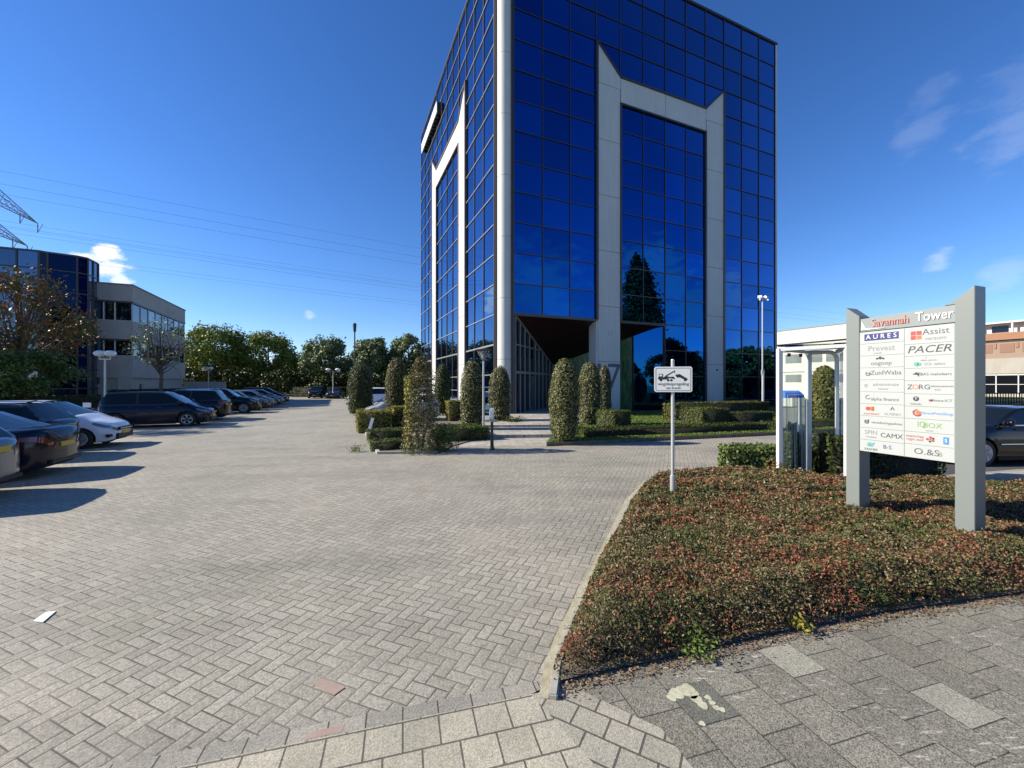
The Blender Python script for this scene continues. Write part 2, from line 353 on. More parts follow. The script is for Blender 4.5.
CONC = plainmat('kerb_concrete', (.27, .26, .22), (.40, .38, .32), 5, .85, .4, .004, 160)
ASPH = plainmat('asphalt', (.045, .045, .047), (.075, .075, .075), .8, .9, .5, .006, 140)
GRASSB = plainmat('lawn_soil', (.05, .075, .016), (.12, .15, .035), 2.5, .95, .8, .03, 50)
STEP = tiles('step_paving', TH, .3, .3, (.34, .32, .28), (.42, .39, .34), mort=.006, speck=.7)
WPANEL = plainmat('concrete_cladding', (.52, .52, .50), (.57, .57, .55), .5, .5, .04, .002, 40, streak=.28)
GREYB = plainmat('grey_cladding', (.34, .335, .295), (.40, .39, .35), .8, .7, .1, .004, 40, streak=.3)
# ------------------------------------------------------------------ ground, roads, paving (setting)
def sheet(name, pts, z, m):
    b = MB(); b.add([(p[0], p[1], z) for p in pts], [tuple(range(len(pts)))]); o = b.build(name, m); 
    if o.data.polygons[0].normal.z < 0: o.data.flip_normals()
    return tag(o, kind='structure')
sheet('ground', [(-900, -300), (900, -300), (900, 1200), (-900, 1200)], -.03, GRASSB)
sheet('parking_pavement', [(-60, -6), (3.2, -6), (60, 9.8), (60, 75), (-70, 75), (-70, 30)], 0, PAVE)
def al(p, d, s): return (p[0] + d[0] * s, p[1] + d[1] * s)
A0 = (0.0, 2.695); S1 = (.966, .258); S2 = (.258, -.966)     # street direction and towards the camera
def SP(a, b): return (A0[0] + S1[0] * a + S2[0] * b, A0[1] + S1[1] * a + S2[1] * b)
sheet('border_course', [SP(-9, 0), SP(.17, 0), SP(.17, .105), SP(-9, .105)], .004, SOLD)
sheet('tile_verge', [SP(-9, .105), SP(.10, .105), SP(.35, .9), SP(.3, 4), SP(-9, 4)], .004, TILE)
sheet('pavement_wedge', [SP(.10, .105), SP(.32, .03), SP(.75, .55), SP(.9, 4), SP(.3, 4), SP(.35, .9)], .004, WEDGE)
sheet('sidewalk', [SP(.32, .03), SP(.45, -.05), (.9, 2.86), (1.94, 3.22), (3.26, 3.65), (5.09, 4.15), (8, 5.0), (16, 7.2), (19, -2), SP(.9, 4), SP(.75, .55)], .006, SLAB)
sheet('access_road', [(9.5, 8.95), (60, 22), (60, 38), (11, 21)], .004, ASPH)
# single slabs that differ: one pale, one dark one with a pale lichen crust, a few reddish clinkers, a scrap of paper
def slab(u0, pts, z, m, name): return sheet(name, [G(*p)[:2] for p in pts], z, m)
def slabcell(ix, iy, off):
    c74, s74 = math.cos(R(74)), math.sin(R(74)); out = []
    for a, c in ((0, 0), (1, 0), (1, 1), (0, 1)):
        x = (ix + a) * .3 + off - .025 + (.003 if a == 0 else -.003); y = (iy + c) * .3 - .1 + (.003 if c == 0 else -.003)
        out.append((c74 * x + s74 * y, -s74 * x + c74 * y))
    return out
def slab(u0, pts, z, m, name): return sheet(name, pts, z, m)
slab(0, slabcell(-6, 11, 0), .0075, tiles('pale_slab', 0, 90, 90, (.30, .29, .24), (.33, .32, .265), speck=1.3, mort=0, loc=(40, 40, 0)), 'pale_pavement_slab')
slab(0, slabcell(-8, 9, 0), .0075, MATS['pale_slab'], 'pale_pavement_slab')
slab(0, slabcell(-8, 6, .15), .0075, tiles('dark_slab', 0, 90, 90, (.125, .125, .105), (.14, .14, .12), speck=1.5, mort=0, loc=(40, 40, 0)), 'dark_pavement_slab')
lich = MATS['lichen'] = plainmat('lichen', (.34, .33, .22), (.56, .54, .40), 30, .95, .8, .004, 200)
b = MB()
for (u, v, ru) in [(676, 695, 9), (684, 692, 9), (692, 695, 8), (697, 701, 7), (703, 707, 6), (708, 699, 4), (712, 704, 4), (716, 709, 4), (722, 711, 4), (702, 725, 4), (688, 690, 8), (672, 699, 6)]:
    p = G(u, v); r = ru * .8 / FPX * p.y; n = 24
    b.add([(p.x + r * (1 + .12 * math.sin(3 * a + u)) * math.cos(a), p.y + r * (1 + .12 * math.sin(3 * a + u)) * math.sin(a), .0085 + .0006 * (u % 5)) for a in [2 * math.pi * k / n for k in range(n)]], [tuple(range(n))])
o = b.build('lichen_crust', lich); tag(o, kind='stuff')
redb = plainmat('red_clinker', (.30, .215, .175), (.36, .265, .215), 9, .85, .5, .004, 170)
for q in ([(312, 684), (322, 679), (345, 688), (334, 696)], [(306, 734), (345, 725), (341, 733), (304, 741)]):
    sheet('red_clinker', [G(*p)[:2] for p in q], .0052, redb)
o = sheet('paper_scrap', [G(*p)[:2] for p in [(33, 622), (46, 613), (56, 612), (43, 623)]], .012, mat('paper', (.8, .8, .78), .7))
b = MB(); pp = [G(*p) for p in [(33, 622), (46, 613), (56, 612), (43, 623)]]
bpy.data.objects.remove(o); b.prism([p[:2] for p in pp], .004, .010); o = b.build('paper_scrap', MATS['paper']); tag(o, 'white diamond-shaped scrap of paper lying flat on the clinker paving', 'paper')
# dashed bay markings in pale clinkers between the parked cars
mk = mat('bay_marking', (.62, .61, .57), .8); b = MB()
ROWF = Vector((-12.7, 13.8, 0)); ROWD = Vector((-.393, .9195, 0))
for k in range(-3, 9):
    p0 = ROWF + ROWD * (2.55 * k + 1.27)
    for q in range(7):
        a = p0 - E2 * (.2 + q * .72); c = a - E2 * .36
        b.add([a + ROWD * .05, a - ROWD * .05, c - ROWD * .05, c + ROWD * .05], [(0, 1, 2, 3)])
for v in range(len(b.v)): b.v[v] = (b.v[v][0], b.v[v][1], .006)
tag(b.build('bay_markings', mk), kind='structure')

# kerb of the planted bed and the strip of sand and weeds beside it
kerb_px = [(548, 700), (553, 668), (562, 640), (577, 608), (598, 567), (615, 531), (628, 502), (640, 489)]
kp = [G(u, v) for u, v in kerb_px] + [Vector((2.75, 8.3, 0)), Vector((3.3, 8.62, 0)), Vector((4.3, 8.75, 0))]
def ribbon(pts, w0, w1, z0, z1):
    b = MB(); n = len(pts); vs = []
    for i, p in enumerate(pts):
        t = (pts[min(i + 1, n - 1)] - pts[max(i - 1, 0)]).normalized(); s = Vector((t.y, -t.x, 0))
        for w, z in ((w0, z0), (w0, z1), (w1, z1), (w1, z0)): vs.append((p.x + s.x * w, p.y + s.y * w, z))
    fs = [(i * 4 + k, i * 4 + (k + 1) % 4, i * 4 + 4 + (k + 1) % 4, i * 4 + 4 + k) for i in range(n - 1) for k in range(4)] + [(0, 1, 2, 3), ((n - 1) * 4 + 3, (n - 1) * 4 + 2, (n - 1) * 4 + 1, (n - 1) * 4)]
    return b.add(vs, fs)
tag(ribbon(kp, -.0, .06, -.02, .04).build('bed_kerb', CONC, bevel=.008), kind='structure')
tag(ribbon(kp[:10], -.06, -.0001, -.02, .010).build('sandy_edge', SAND), kind='structure')
BED = [(.27, 2.69), (.62, 2.80), (.889, 2.87), (1.94, 3.19), (3.17, 3.52), (4.66, 3.82), (8, 4.5), (11, 5.1), (11.2, 7.6), (8.9, 7.5), (6.3, 8.0), (4.3, 8.62), (3.35, 8.5), (2.85, 8.2), (2.6, 7.85), (2.06, 6.9), (1.46, 5.55), (.98, 4.55), (.63, 3.65), (.41, 3.12), (.29, 2.8)]
sheet('planting_bed', [al(p, (0, 0), 0) for p in BED], .030, SOIL)
_a = [Vector((.34, 2.70, 0)), Vector((.93, 2.86, 0)), Vector((1.98, 3.17, 0)), Vector((3.2, 3.50, 0)), Vector((4.7, 3.80, 0)), Vector((8, 4.48, 0)), Vector((11, 5.1, 0))]
_o = []
for i in range(len(_a) - 1):
    m_ = int((_a[i + 1] - _a[i]).length / .035)
    for k in range(m_): p = _a[i].lerp(_a[i + 1], k / m_); q = p.x * 5; w_ = .035 + .03 * math.sin(q) + .025 * math.sin(q * 2.7 + 1) + random.uniform(-.012, .02); _o.append((p.x + .25 * max(.0, w_), p.y - max(.0, w_)))
sheet('bed_verge', _o + [(11, 5.95), (8, 5.1), (5.05, 4.3), (1.9, 3.35), (.6, 2.95), (.34, 2.8)], .0095, plainmat('verge_dirt', (.15, .13, .09), (.30, .27, .20), 14, .95, .9, .01, 140))
tag(ribbon([Vector((9.2, 8.3, 0)), Vector((16, 9.9, 0)), Vector((40, 16, 0))], -.12, .12, -.02, .11).build('road_kerb', CONC), kind='structure')

# planted area left of the entrance with its kerb, forecourt steps and the raised lawn
LB = [(-2.15, 11.7), (-3.85, 11.6), (-4.8, 13.7), (-5.76, 16.0), (-7.3, 19.9), (-10.6, 27.6), (-6.7, 30), (-5.5, 24.2), (-2.4, 23.4), (-.9, 17.5), (-1.35, 14.4), (-1.9, 13.0)]
sheet('shrub_bed', LB, .03, SOIL)
tag(ribbon([Vector((*p, 0)) for p in LB[:6]][::-1], -.12, 0, -.02, .07).build('shrub_bed_kerb', CONC, bevel=.01), kind='structure')
sheet('forecourt', [(-1.9, 12.9), (-1.3, 14.4), (-.9, 17.3), (-.9, 23.9), (3.4, 23.9), (3.3, 20), (1.2, 13.2)], .004, STEP)
for k, (z0, z1, yy) in enumerate([(-.02, .12, 15.0), (.12, .22, 17.6)]):
    b = MB(); xr = 1.2 + (yy - 13.2) * .31
    b.prism([(-1.25 + .1 * k, yy), (xr + .1, yy + .25), (3.6, 20.2), (3.9, 24.0), (8, 33), (-.8, 33), (-1.0, 24.2), (-.9, 18.5)], z0, z1)
    tag(b.build('entrance_step', STEP), kind='structure')
LAWN = [(1.1, 13.1), (10.35, 15.96), (17.3, 18.4), (30, 22), (34, 36), (21, 33.3), (7.3, 27.2), (3.75, 24.2), (3.35, 20.0)]
b = MB(); b.prism(LAWN, -.02, .13); tag(b.build('lawn_ground', GRASSB), kind='structure')
tag(ribbon([Vector((*p, 0)) for p in ((1.1, 13.1), (10.35, 15.96), (17.3, 18.4))], -.0, .05, -.02, .11).build('lawn_edge_shade', SOIL), kind='structure')  # dark strip: shadow line along the lawn front put into its colour
sheet('lawn_right', [(17.4, 18.3), (40, 24), (60, 48), (22, 34)], .02, GRASSB)
# grass blades
P = rng.uniform([1, 13], [30, 33], (330000, 2)); P = P[inpoly(P, LAWN)]; P = P[rng.uniform(size=len(P)) < np.clip(30 / P[:, 1] - .75, .25, 1)]
P3 = np.c_[P, .15 + .03 * rng.uniform(size=len(P))]
o = leaves('grass', P3, np.tile([0, -.6, .5], (len(P3), 1)), .035, LM['grass'], jitter=.7, aspect=.35); tag(o, 'short mown grass of the raised lawn before the tower', 'grass', kind='stuff')
P = rng.uniform([17, 18], [45, 40], (120000, 2)); P = P[inpoly(P, [(17.4, 18.3), (40, 24), (60, 48), (22, 34)])]

# ------------------------------------------------------------------ the office tower
def glassmat(name, dark, face_col, graze=(.60, .64, .72), edge=(.35, .8), rough=.015):
    t = NT(name); lw = t.node('ShaderNodeLayerWeight'); lw.inputs['Blend'].default_value = .5
    f = t.mr(lw.outputs['Facing'], *edge)
    g = t.node('ShaderNodeBsdfGlossy'); g.inputs['Roughness'].default_value = rough
    oi = t.node('ShaderNodeObjectInfo'); gi = t.node('ShaderNodeNewGeometry'); rv = t.math('FRACT', t.math('ADD', oi.outputs['Random'], gi.outputs['Random Per Island']))
    vr = t.mr(rv, 0, 1, .74, 1.06); cc_ = t.node('ShaderNodeCombineXYZ')
    for q_ in range(3): t.l.new(vr, cc_.inputs[q_])
    t.set(g.inputs['Color'], t.mix(1.0, t.mix(f, face_col, graze), cc_.outputs[0], 'MULTIPLY'))
    d = t.node('ShaderNodeBsdfDiffuse'); d.inputs[0].default_value = (*dark, 1); ad = t.node('ShaderNodeAddShader')
    n = t.noise(t.coord(kind='Object'), .5, 2); bp = t.node('ShaderNodeBump'); bp.inputs['Strength'].default_value = .04; bp.inputs['Distance'].default_value = .05
    t.l.new(n, bp.inputs['Height']); t.l.new(bp.outputs[0], g.inputs['Normal'])
    t.l.new(g.outputs[0], ad.inputs[0]); t.l.new(d.outputs[0], ad.inputs[1]); t.l.new(ad.outputs[0], t.n['Material Output'].inputs[0]); return t.m
GLASS = glassmat('blue_mirror_glass', (.0004, .001, .004), (.006, .085, .30), graze=(.27, .42, .60))
MUL = mat('dark_mullion', (.035, .028, .028), .35, spec=.6)  # on the tower front its darkness stands in for shade
MULB = mat('sunlit_mullion', (.10, .065, .055), .4)  # left-face copy, coloured lighter because that face takes the sun
MULS = mat('sunlit_transom', (.30, .29, .29), .35, metal=.3)  # left-face transoms, sunlight put into a lighter colour than the front bars
BODYM = mat('tower_inner_wall', (.012, .014, .025), .5)
MAROON = mat('maroon_soffit', (.024, .007, .006), .4)
RW, CW, Z0 = 1.833, 1.96, 6.23
tower = thing('office_tower', 'tall square tower of dark blue mirror glass with white portal frames and corner column', 'office tower', (.09, 24.4, 0), TH)
N = 12; S = N * CW; LX = -.898; LY = .851; TOP = Z0 + 13 * RW
b = MB(); e = .06
b.box(LX + e, S - e, e + .0, S + LY - e, Z0 + .02, TOP)
b.v = [v for v in b.v]
body = MB()
D = .87
body.prism([(.02, e), (S - e, e), (S - e, S + LY), (LX + e, S + LY), (LX + e, LY + .02), (.02, LY + .02)], Z0 + .03, TOP)
body.prism([(LX + e, LY + .1), (.05, LY + .1), (.12, .25), (5.88, 6.0), (11.64, .25), (11.76, e), (S - e, e), (S - e, S + LY - e), (LX + e, S + LY - e)], 0, Z0 + .03)
body.build('wall', BODYM, tower)
# panes
cells = []
def front(i, j): return (i * CW, (i + 1) * CW, Z0 + j * RW, Z0 + (j + 1) * RW)
for i in range(N):
    for j in range(-4, 13):
        pil = i in (3, 8)
        if pil and j <= 8: continue
        if 3 <= i <= 8 and j == 8: continue
        zb, zt = Z0 + j * RW, Z0 + (j + 1) * RW
        if j == -4: zb = .12
        cells.append(('L', i, j, zb, zt))
        if j < 0 and i <= 5: continue
        cells.append(('F', i, j, zb, zt))
def cell_d(c):
    k, i, j, zb, zt = c
    p = Vector(((i + .5) * CW, 0, (zb + zt) / 2)) if k == 'F' else Vector((LX, LY + (i + .5) * CW, (zb + zt) / 2))
    wp = Vector((.09, 24.4, 0)) + E2 * p.x + E1 * p.y + Vector((0, 0, p.z))
    d = (wp - Vector((0, 0, H0))); nrm = -E1 if k == 'F' else -E2
    vis = abs(384 - FPX * (wp.z - H0) / wp.y - 384) < 384
    return -(abs(d.dot(nrm)) / d.length ** 3) * (1 if vis else .01)
cells.sort(key=cell_d)
rest = MB()
def pane(c, mb):
    k, i, j, zb, zt = c; gx = .045; ty, tz = random.gauss(0, .004), random.gauss(0, .0035)
    def off(a, z): return (a * ty + z * tz)
    vs = []
    for a, z in ((0, zb), (CW, zb), (CW, zt), (0, zt)):
        o_ = off(a - CW / 2, z - (zb + zt) / 2)
        aa = a + (gx if a == 0 else -gx); zz = z + (.03 if z == zb else -.03)
        for dd in (0, .03):
            vs.append((i * CW + aa, o_ + dd, zz) if k == 'F' else (LX + o_ + dd, LY + i * CW + aa, zz))
    mb.add(vs, [(0, 2, 4, 6), (7, 5, 3, 1), (0, 1, 3, 2), (2, 3, 5, 4), (4, 5, 7, 6), (6, 7, 1, 0)])
for n_, c in enumerate(cells):
    if n_ < 99: m_ = MB(); pane(c, m_); m_.build('window_pane', GLASS, tower)
    else: pane(c, rest)
o = rest.build('window_pane', GLASS, tower); tag(o, kind='stuff')
# mullions
mf, ml, tl = MB(), MB(), MB()
for i in range(N + 1):
    zlo = 0 if i >= 6 else Z0
    segs = [(zlo, TOP)]
    if i in (5, 6, 7): segs = [(zlo, Z0 + 8 * RW), (Z0 + 9 * RW, TOP)]
    if i == 3: segs = [(Z0, TOP)]
    w = .05
    for a, c in segs:
        mf.box(i * CW - w / 2, i * CW + w / 2, -.05, .05, a, c)
        a2 = 0 if a in (zlo, Z0) else a
        ml.box(LX - .05, LX + .05, LY + i * CW - w / 2, LY + i * CW + w / 2, a2, c)
for j in range(-3, 14):
    z = Z0 + j * RW
    runs = [(0, 3), (4, 8), (9, 12)] if j <= 8 else [(0, 12)]
    if j == 9: runs = [(0, 3), (9, 12)]
    for a, c in runs:
        hw = .028
        if j < 0:
            if a == 0: pass
            elif a == 4: mf.box(6 * CW, 8 * CW, -.045, .045, z - hw, z + hw)
            else: mf.box(a * CW, c * CW, -.045, .045, z - hw, z + hw)
        else: mf.box(a * CW, c * CW, -.045, .045, z - hw, z + hw)
        hl = .028 if j != -1 else .05
        tl.box(LX - .058, LX + .045, LY + a * CW + .02, LY + c * CW - .02, z - hl, z + hl)
        if j == -3: tl.box(LX - .055, LX + .045, LY + a * CW + .02, LY + c * CW - .02, z + .75, z + .80)
mf.build('window_frame', MUL, tower); ml.build('window_frame', MULB, tower); tl.build('transom', MULS, tower)
# soffit edge beams
b = MB(); b.box(-.02, 3 * CW, -.07, .10, Z0 - .12, Z0 + .06); b.box(4 * CW, 6 * CW, -.07, .10, Z0 - .12, Z0 + .06); b.build('soffit_edge', MUL, tower)
b = MB(); b.box(-.05, S + .25, -.09, S + LY, TOP, TOP + .16); b.box(LX - .09, -.05, LY - .05, S + LY, TOP, TOP + .16); b.build('roof_edge', MUL, tower)
# white portal frames on both faces
def portal(face):
    w, fr = MB(), MB()
    def P_(a, z, d):   # a along face, d outwards
        return (a, -d, z) if face == 'F' else (LX - d, LY + a, z)
    def slab_(poly, d0, d1, mb):
        n = len(poly); vs = [P_(a, z, d) for d in (d0, d1) for a, z in poly]
        mb.add(vs, [tuple(range(n))[::-1], tuple(range(n, 2 * n))] + [(i, (i + 1) % n, n + (i + 1) % n, n + i) for i in range(n)])
    a0, a1, a2, a3 = 3 * CW, 4 * CW, 8 * CW, 9 * CW; gp = .016; dk = .14
    zt, zn, zb = Z0 + 10 * RW - .2, Z0 + 9 * RW - dk, Z0 + 8 * RW
    joints = [0] + [Z0 + (.5 + 2 * k) * RW for k in range(-2, 4)]
    for (l, r) in ((a0, a1), (a2, a3)):
        lo = list(joints) + [Z0 + 8.5 * RW]
        for q in range(len(lo) - 1):
            if lo[q + 1] <= 0: continue
            z0_ = max(lo[q], 0)
            slab_([(l + (dk if l == a0 else .06), z0_ + gp), (r - (.06 if l == a0 else dk), z0_ + gp), (r - (.06 if l == a0 else dk), lo[q + 1] - gp), (l + (dk if l == a0 else .06), lo[q + 1] - gp)], .0, .075, w)
    jz = Z0 + 8.5 * RW + gp
    slab_([(a0 + dk, jz), (a1 - gp, jz), (a1 - gp, zn), (a0 + dk, zt)], 0, .075, w)
    slab_([(a2 + gp, jz), (a3 - dk, jz), (a3 - dk, zt), (a2 + gp, zn)], 0, .075, w)
    mid = (a1 + a2) / 2
    slab_([(a1 + gp, zb + .05), (mid - gp, zb + .05), (mid - gp, zn), (a1 + gp, zn)], 0, .075, w)
    slab_([(mid + gp, zb + .05), (a2 - gp, zb + .05), (a2 - gp, zn), (mid + gp, zn)], 0, .075, w)
    # joints backing and dark frame lines
    jb = MB()
    slab_([(a0 + dk + .01, .02), (a1 - .07, .02), (a1 - .07, zn - .02), (a0 + dk + .01, zt - .1)], .0, .055, jb); slab_([(a2 + .07, .02), (a3 - dk - .01, .02), (a3 - dk - .01, zt - .1), (a2 + .07, zn - .02)], .0, .055, jb)
    slab_([(a1 - .07, zb + .06), (a2 + .07, zb + .06), (a2 + .07, zn - .02), (a1 - .07, zn - .02)], .001, .054, jb)
    d1 = .14
    slab_([(a0 - .03, Z0 if face == 'F' else 0), (a0 + dk - .005, Z0 if face == 'F' else 0), (a0 + dk - .005, zt), (a0 + .0, zt + .22), (a0 - .03, zt + .22)], 0, d1, fr)
    slab_([(a3 - dk + .005, 0), (a3 + .03, 0), (a3 + .03, zt + .22), (a3, zt + .22), (a3 - dk + .005, zt)], 0, d1, fr)
    slab_([(a1 - .055, Z0 if face == 'F' else 0), (a1 + .08, Z0 if face == 'F' else 0), (a1 + .08, zb), (a1 - .055, zb)], 0, d1 - .01, fr)
    slab_([(a2 - .08, 0), (a2 + .055, 0), (a2 + .055, zb), (a2 - .08, zb)], 0, d1 - .01, fr)
    slab_([(a1 - .055, zb - .07), (a2 + .055, zb - .07), (a2 + .055, zb + .045), (a1 - .055, zb + .045)], 0, d1 - .005, fr)
    slab_([(a1, zn + .004), (a2, zn + .004), (a2 + .05, zn + .15), (a1 - .05, zn + .15)], 0, d1 + .004, fr)
    slab_([(a0 + dk - .004, zt + .004), (a1, zn + .004), (a1 - .05 + .09, zn + .15), (a0 + .02, zt + .23)], 0, d1 + .007, fr)
    slab_([(a3 - dk + .004, zt + .004), (a3 - .02, zt + .23), (a2 - .04, zn + .15), (a2, zn + .004)], 0, d1 + .007, fr)
    w.build('portal_panel', WPANEL, tower); jb.build('portal_joint', mat('joint_grey', (.16, .16, .155), .8), tower); fr.build('portal_frame', MUL if face == 'F' else MULB, tower)
portal('F'); portal('L')
# free-standing pier with the house number (depth of the pillar behind its panel)
b = MB(); b.box(3 * CW + .01, 4 * CW - .07, .0, .80, 0, Z0 - .001); b.build('pier', WPANEL, tower)
Mn = Matrix.Rotation(R(90), 4, 'X')
text('house_number', '17', 2.35, mat('number_grey', (.09, .11, .14), .5), tower, Matrix.Translation((3.5 * CW - .17, -.082, 2.45)) @ Mn, .006)
text('faint_mark', '17', .5, mat('faint_grey', (.36, .36, .36), .6), tower, Matrix.Translation((3.5 * CW + .1, -.079, 5.35)) @ Mn, .002)
# corner columns
cc = MB(); jj = MB(); cx, cy, rr = LX + .52, .45, .455
zz = [0] + [Z0 + (.5 + 2 * k) * RW for k in range(-2, 7)]; zz = [z for z in zz if z >= 0] ; zz = sorted(set([0] + zz)) + [TOP + .1]
for a, c in zip(zz[:-1], zz[1:]): cc.lathe([(rr, a + .010), (rr, c - .010)], 64, c=(cx, cy, 0))
cc.build('corner_column', WPANEL, tower, smooth=True)
jj.lathe([(rr - .03, 0), (rr - .03, TOP)], 32, c=(cx, cy, 0)); jj.build('column_joint', MATS['joint_grey'], tower)
b = MB(); b.box(S + .03, S + .26, -.03, .5, 0, TOP); b.build('edge_column', WPANEL, tower)
b = MB(); b.box(-.09, .03, -.06, .35, 0, TOP - .01); b.box(LX - .06, LX + .35, LY - .1, LY + .02, 0, TOP - .012)
b.box(LX - .03, LX + .3, S + LY - .02, S + LY + .1, 0, TOP - .01); b.box(S - .03, S + .03, -.055, .2, 0, TOP - .01); b.build('corner_frame', MUL, tower)
# recessed entrance under a soffit that slopes down into the building
dz = .47; ZA = Z0 - dz * 5.88
b = MB(); b.add([(0.03, .02, Z0 - .02), (11.73, .02, Z0 - .02), (5.88, 5.95, ZA)], [(0, 1, 2)]); b.build('soffit', MAROON, tower)
DG = glassmat('dark_entrance_glass', (.004, .006, .008), (.10, .13, .16), graze=(.25, .28, .32))
u1 = Vector((1, 1, 0)).normalized()
def dwall(s): return Vector((.05, .06, 0)) + u1 * s
b = MB(); b.add([dwall(0), dwall(8.2), dwall(8.2) + Vector((0, 0, ZA + .02)), dwall(0) + Vector((0, 0, Z0))], [(0, 1, 2, 3)]); b.build('entrance_glazing', DG, tower)
b = MB(); FRM = mat('entrance_frame', (.30, .31, .32), .4, metal=.2)
for s in (.12, .95, 1.8, 2.7, 3.9, 4.7, 5.6, 6.5, 7.4, 8.2):
    zt_ = Z0 - dz * s * .7071 - .03; p = dwall(s); q = Vector((.04, -.04, 0)); b.bar(p + q, p + q + Vector((0, 0, zt_)), .07, .10, up=(1, 1, 0))
for z, w_ in ((Z0 - RW, .07), (2.72, .15), (.12, .12)):
    se = 8.2 if z < ZA else (Z0 - z) / dz / .7071
    q = Vector((.045, -.045, 0)); b.bar(dwall(.1) + q + Vector((0, 0, z)), dwall(min(se, 8.2)) + q + Vector((0, 0, z)), .09, w_)
q = Vector((.045, -.045, 0)); b.bar(dwall(.1) + q + Vector((0, 0, Z0 - .1)), dwall(8.2) + q + Vector((0, 0, ZA - .02)), .1, .09)
b.build('entrance_frame', FRM, tower)
b = MB(); p = dwall(2.8) + Vector((.06, -.06, 0)); q_ = dwall(3.6) + Vector((.06, -.06, 0)); b.add([p + Vector((0, 0, .2)), q_ + Vector((0, 0, .2)), q_ + Vector((0, 0, 2.5)), p + Vector((0, 0, 2.5))], [(0, 1, 2, 3)]); b.build('door', glassmat('door_glass', (.03, .045, .05), (.12, .17, .2)), tower)
# green marble wall and the glazed return
t = NT('green_marble'); co = t.coord((3.2, 3.2, .55), (0, 0, R(45))); wv = t.noise(co, 2.2, 8, .72)
GM = t.done(t.ramp(wv, [(.3, (.015, .05, .018)), (.5, (.06, .16, .055)), (.62, (.14, .25, .10)), (.75, (.05, .14, .045))]), .25)
u2 = Vector((-1, 1, 0)).normalized()
def rwall(s): return Vector((11.73, .04, 0)) + u2 * s
def zs(s): return Z0 - dz * s * .7071 - .02
b = MB(); b.add([rwall(2.2), rwall(8.25), rwall(8.25) + Vector((0, 0, zs(8.25))), rwall(2.2) + Vector((0, 0, zs(2.2)))], [(0, 1, 2, 3)]); b.build('marble_wall', GM, tower)
b = MB(); b.add([rwall(0), rwall(2.15), rwall(2.15) + Vector((0, 0, zs(2.15))), rwall(0) + Vector((0, 0, zs(0)))], [(0, 1, 2, 3)]); b.build('return_glazing', GLASS, tower)
b = MB(); b.bar(rwall(2.15), rwall(2.15) + Vector((0, 0, zs(2.15))), .1); b.bar(rwall(.02), rwall(.02) + Vector((0, 0, Z0)), .12); b.build('return_frame', MUL, tower)
# roof sign seen edge-on near the top of the left face, and small fittings
sg = MB(); sg.box(LX - .42, LX - .34, LY + 14, LY + 21.4, 27.1, 28.1); sg.build('roof_sign', mat('sign_white', (.55, .55, .54), .5), tower)
sg = MB(); sg.box(LX - .33, LX - .02, LY + 14.1, LY + 21.3, 27.2, 27.5)
for k in range(12): sg.box(LX - .33, LX - .0, LY + 14 + k * .62, LY + 14.25 + k * .62, 27.1, 28.1 + .25 * (k % 2))
sg.build('sign_bracket', mat('black_metal', (.02, .02, .022), .4), tower)
b = MB(); b.tube([(18.0, .5, TOP + .1), (18.0, .5, TOP + .55)], .04, 8); b.lathe([(0, .55), (.1, .6), (.12, .7), (.05, .8), (0, .82)], 10, c=(18, .5, TOP)); b.build('roof_lamp', MATS['sign_white'], tower)
for (i, j) in ((1, 7), (4, 7), (2, 9)):
    pass
for p in ((9, 1.6), ):
    b = MB(); b.box(8 * CW + 1.05, 8 * CW + 1.2, -.12, -.075, 3.0, 3.12); b.build('wall_button', MATS['black_metal'], tower)
# ------------------------------------------------------------------ neighbouring buildings
def wbox(b, org, dx, dy, a0, a1, c0, c1, z0, z1):
    """box spanned along world directions dx, dy from org"""
    vs = [org + dx * a + dy * c + Vector((0, 0, z)) for z in (z0, z1) for c in (c0, c1) for a in (a0, a1)]
    b.add(vs, [(0, 2, 3, 1), (4, 5, 7, 6), (0, 1, 5, 4), (2, 6, 7, 3), (0, 4, 6, 2), (1, 3, 7, 5)]); return b
BG2 = glassmat('office_blue_glass', (.004, .008, .02), (.14, .19, .26), graze=(.5, .55, .62))
BG3 = glassmat('office_dark_glass', (.002, .004, .012), (.008, .018, .045), graze=(.04, .06, .12))
# blue glass office: facade facing us (along E2), bevelled corner, facade along E1
ZB = 36.0
bo = thing('glass_office', 'low blue glass office with rounded corner behind the parked cars at far left', 'office building', PX(87, ZB), TH)
HB = 13.1
cor = [(0, 0), (0, 8.5)]                      # local: x along E2, y along E1 ; corner at (0,0)
foot = [(-40, -2.5), (-3.0, -2.5), (-1.2, -2.0), (-.3, -1.0), (0, 0), (0, 4.2), (0, 20), (-40, 20)]
foot = [(-40, -1.0), (-2.6, -1.0), (-2.2, -.75), (-.5, -.35), (0, 0.1), (0, 1.8), (-4.6, 1.8), (-4.6, 20), (-40, 20)]
b = MB(); ins = [(x - .06 if x > -30 else x, y + .06 if y < 1.7 else y - .03) for x, y in foot]; b.prism(ins, 0, HB - .03); b.build('wall', mat('office_dark_wall', (.02, .025, .04), .5), bo)
gl, fr = MB(), MB()
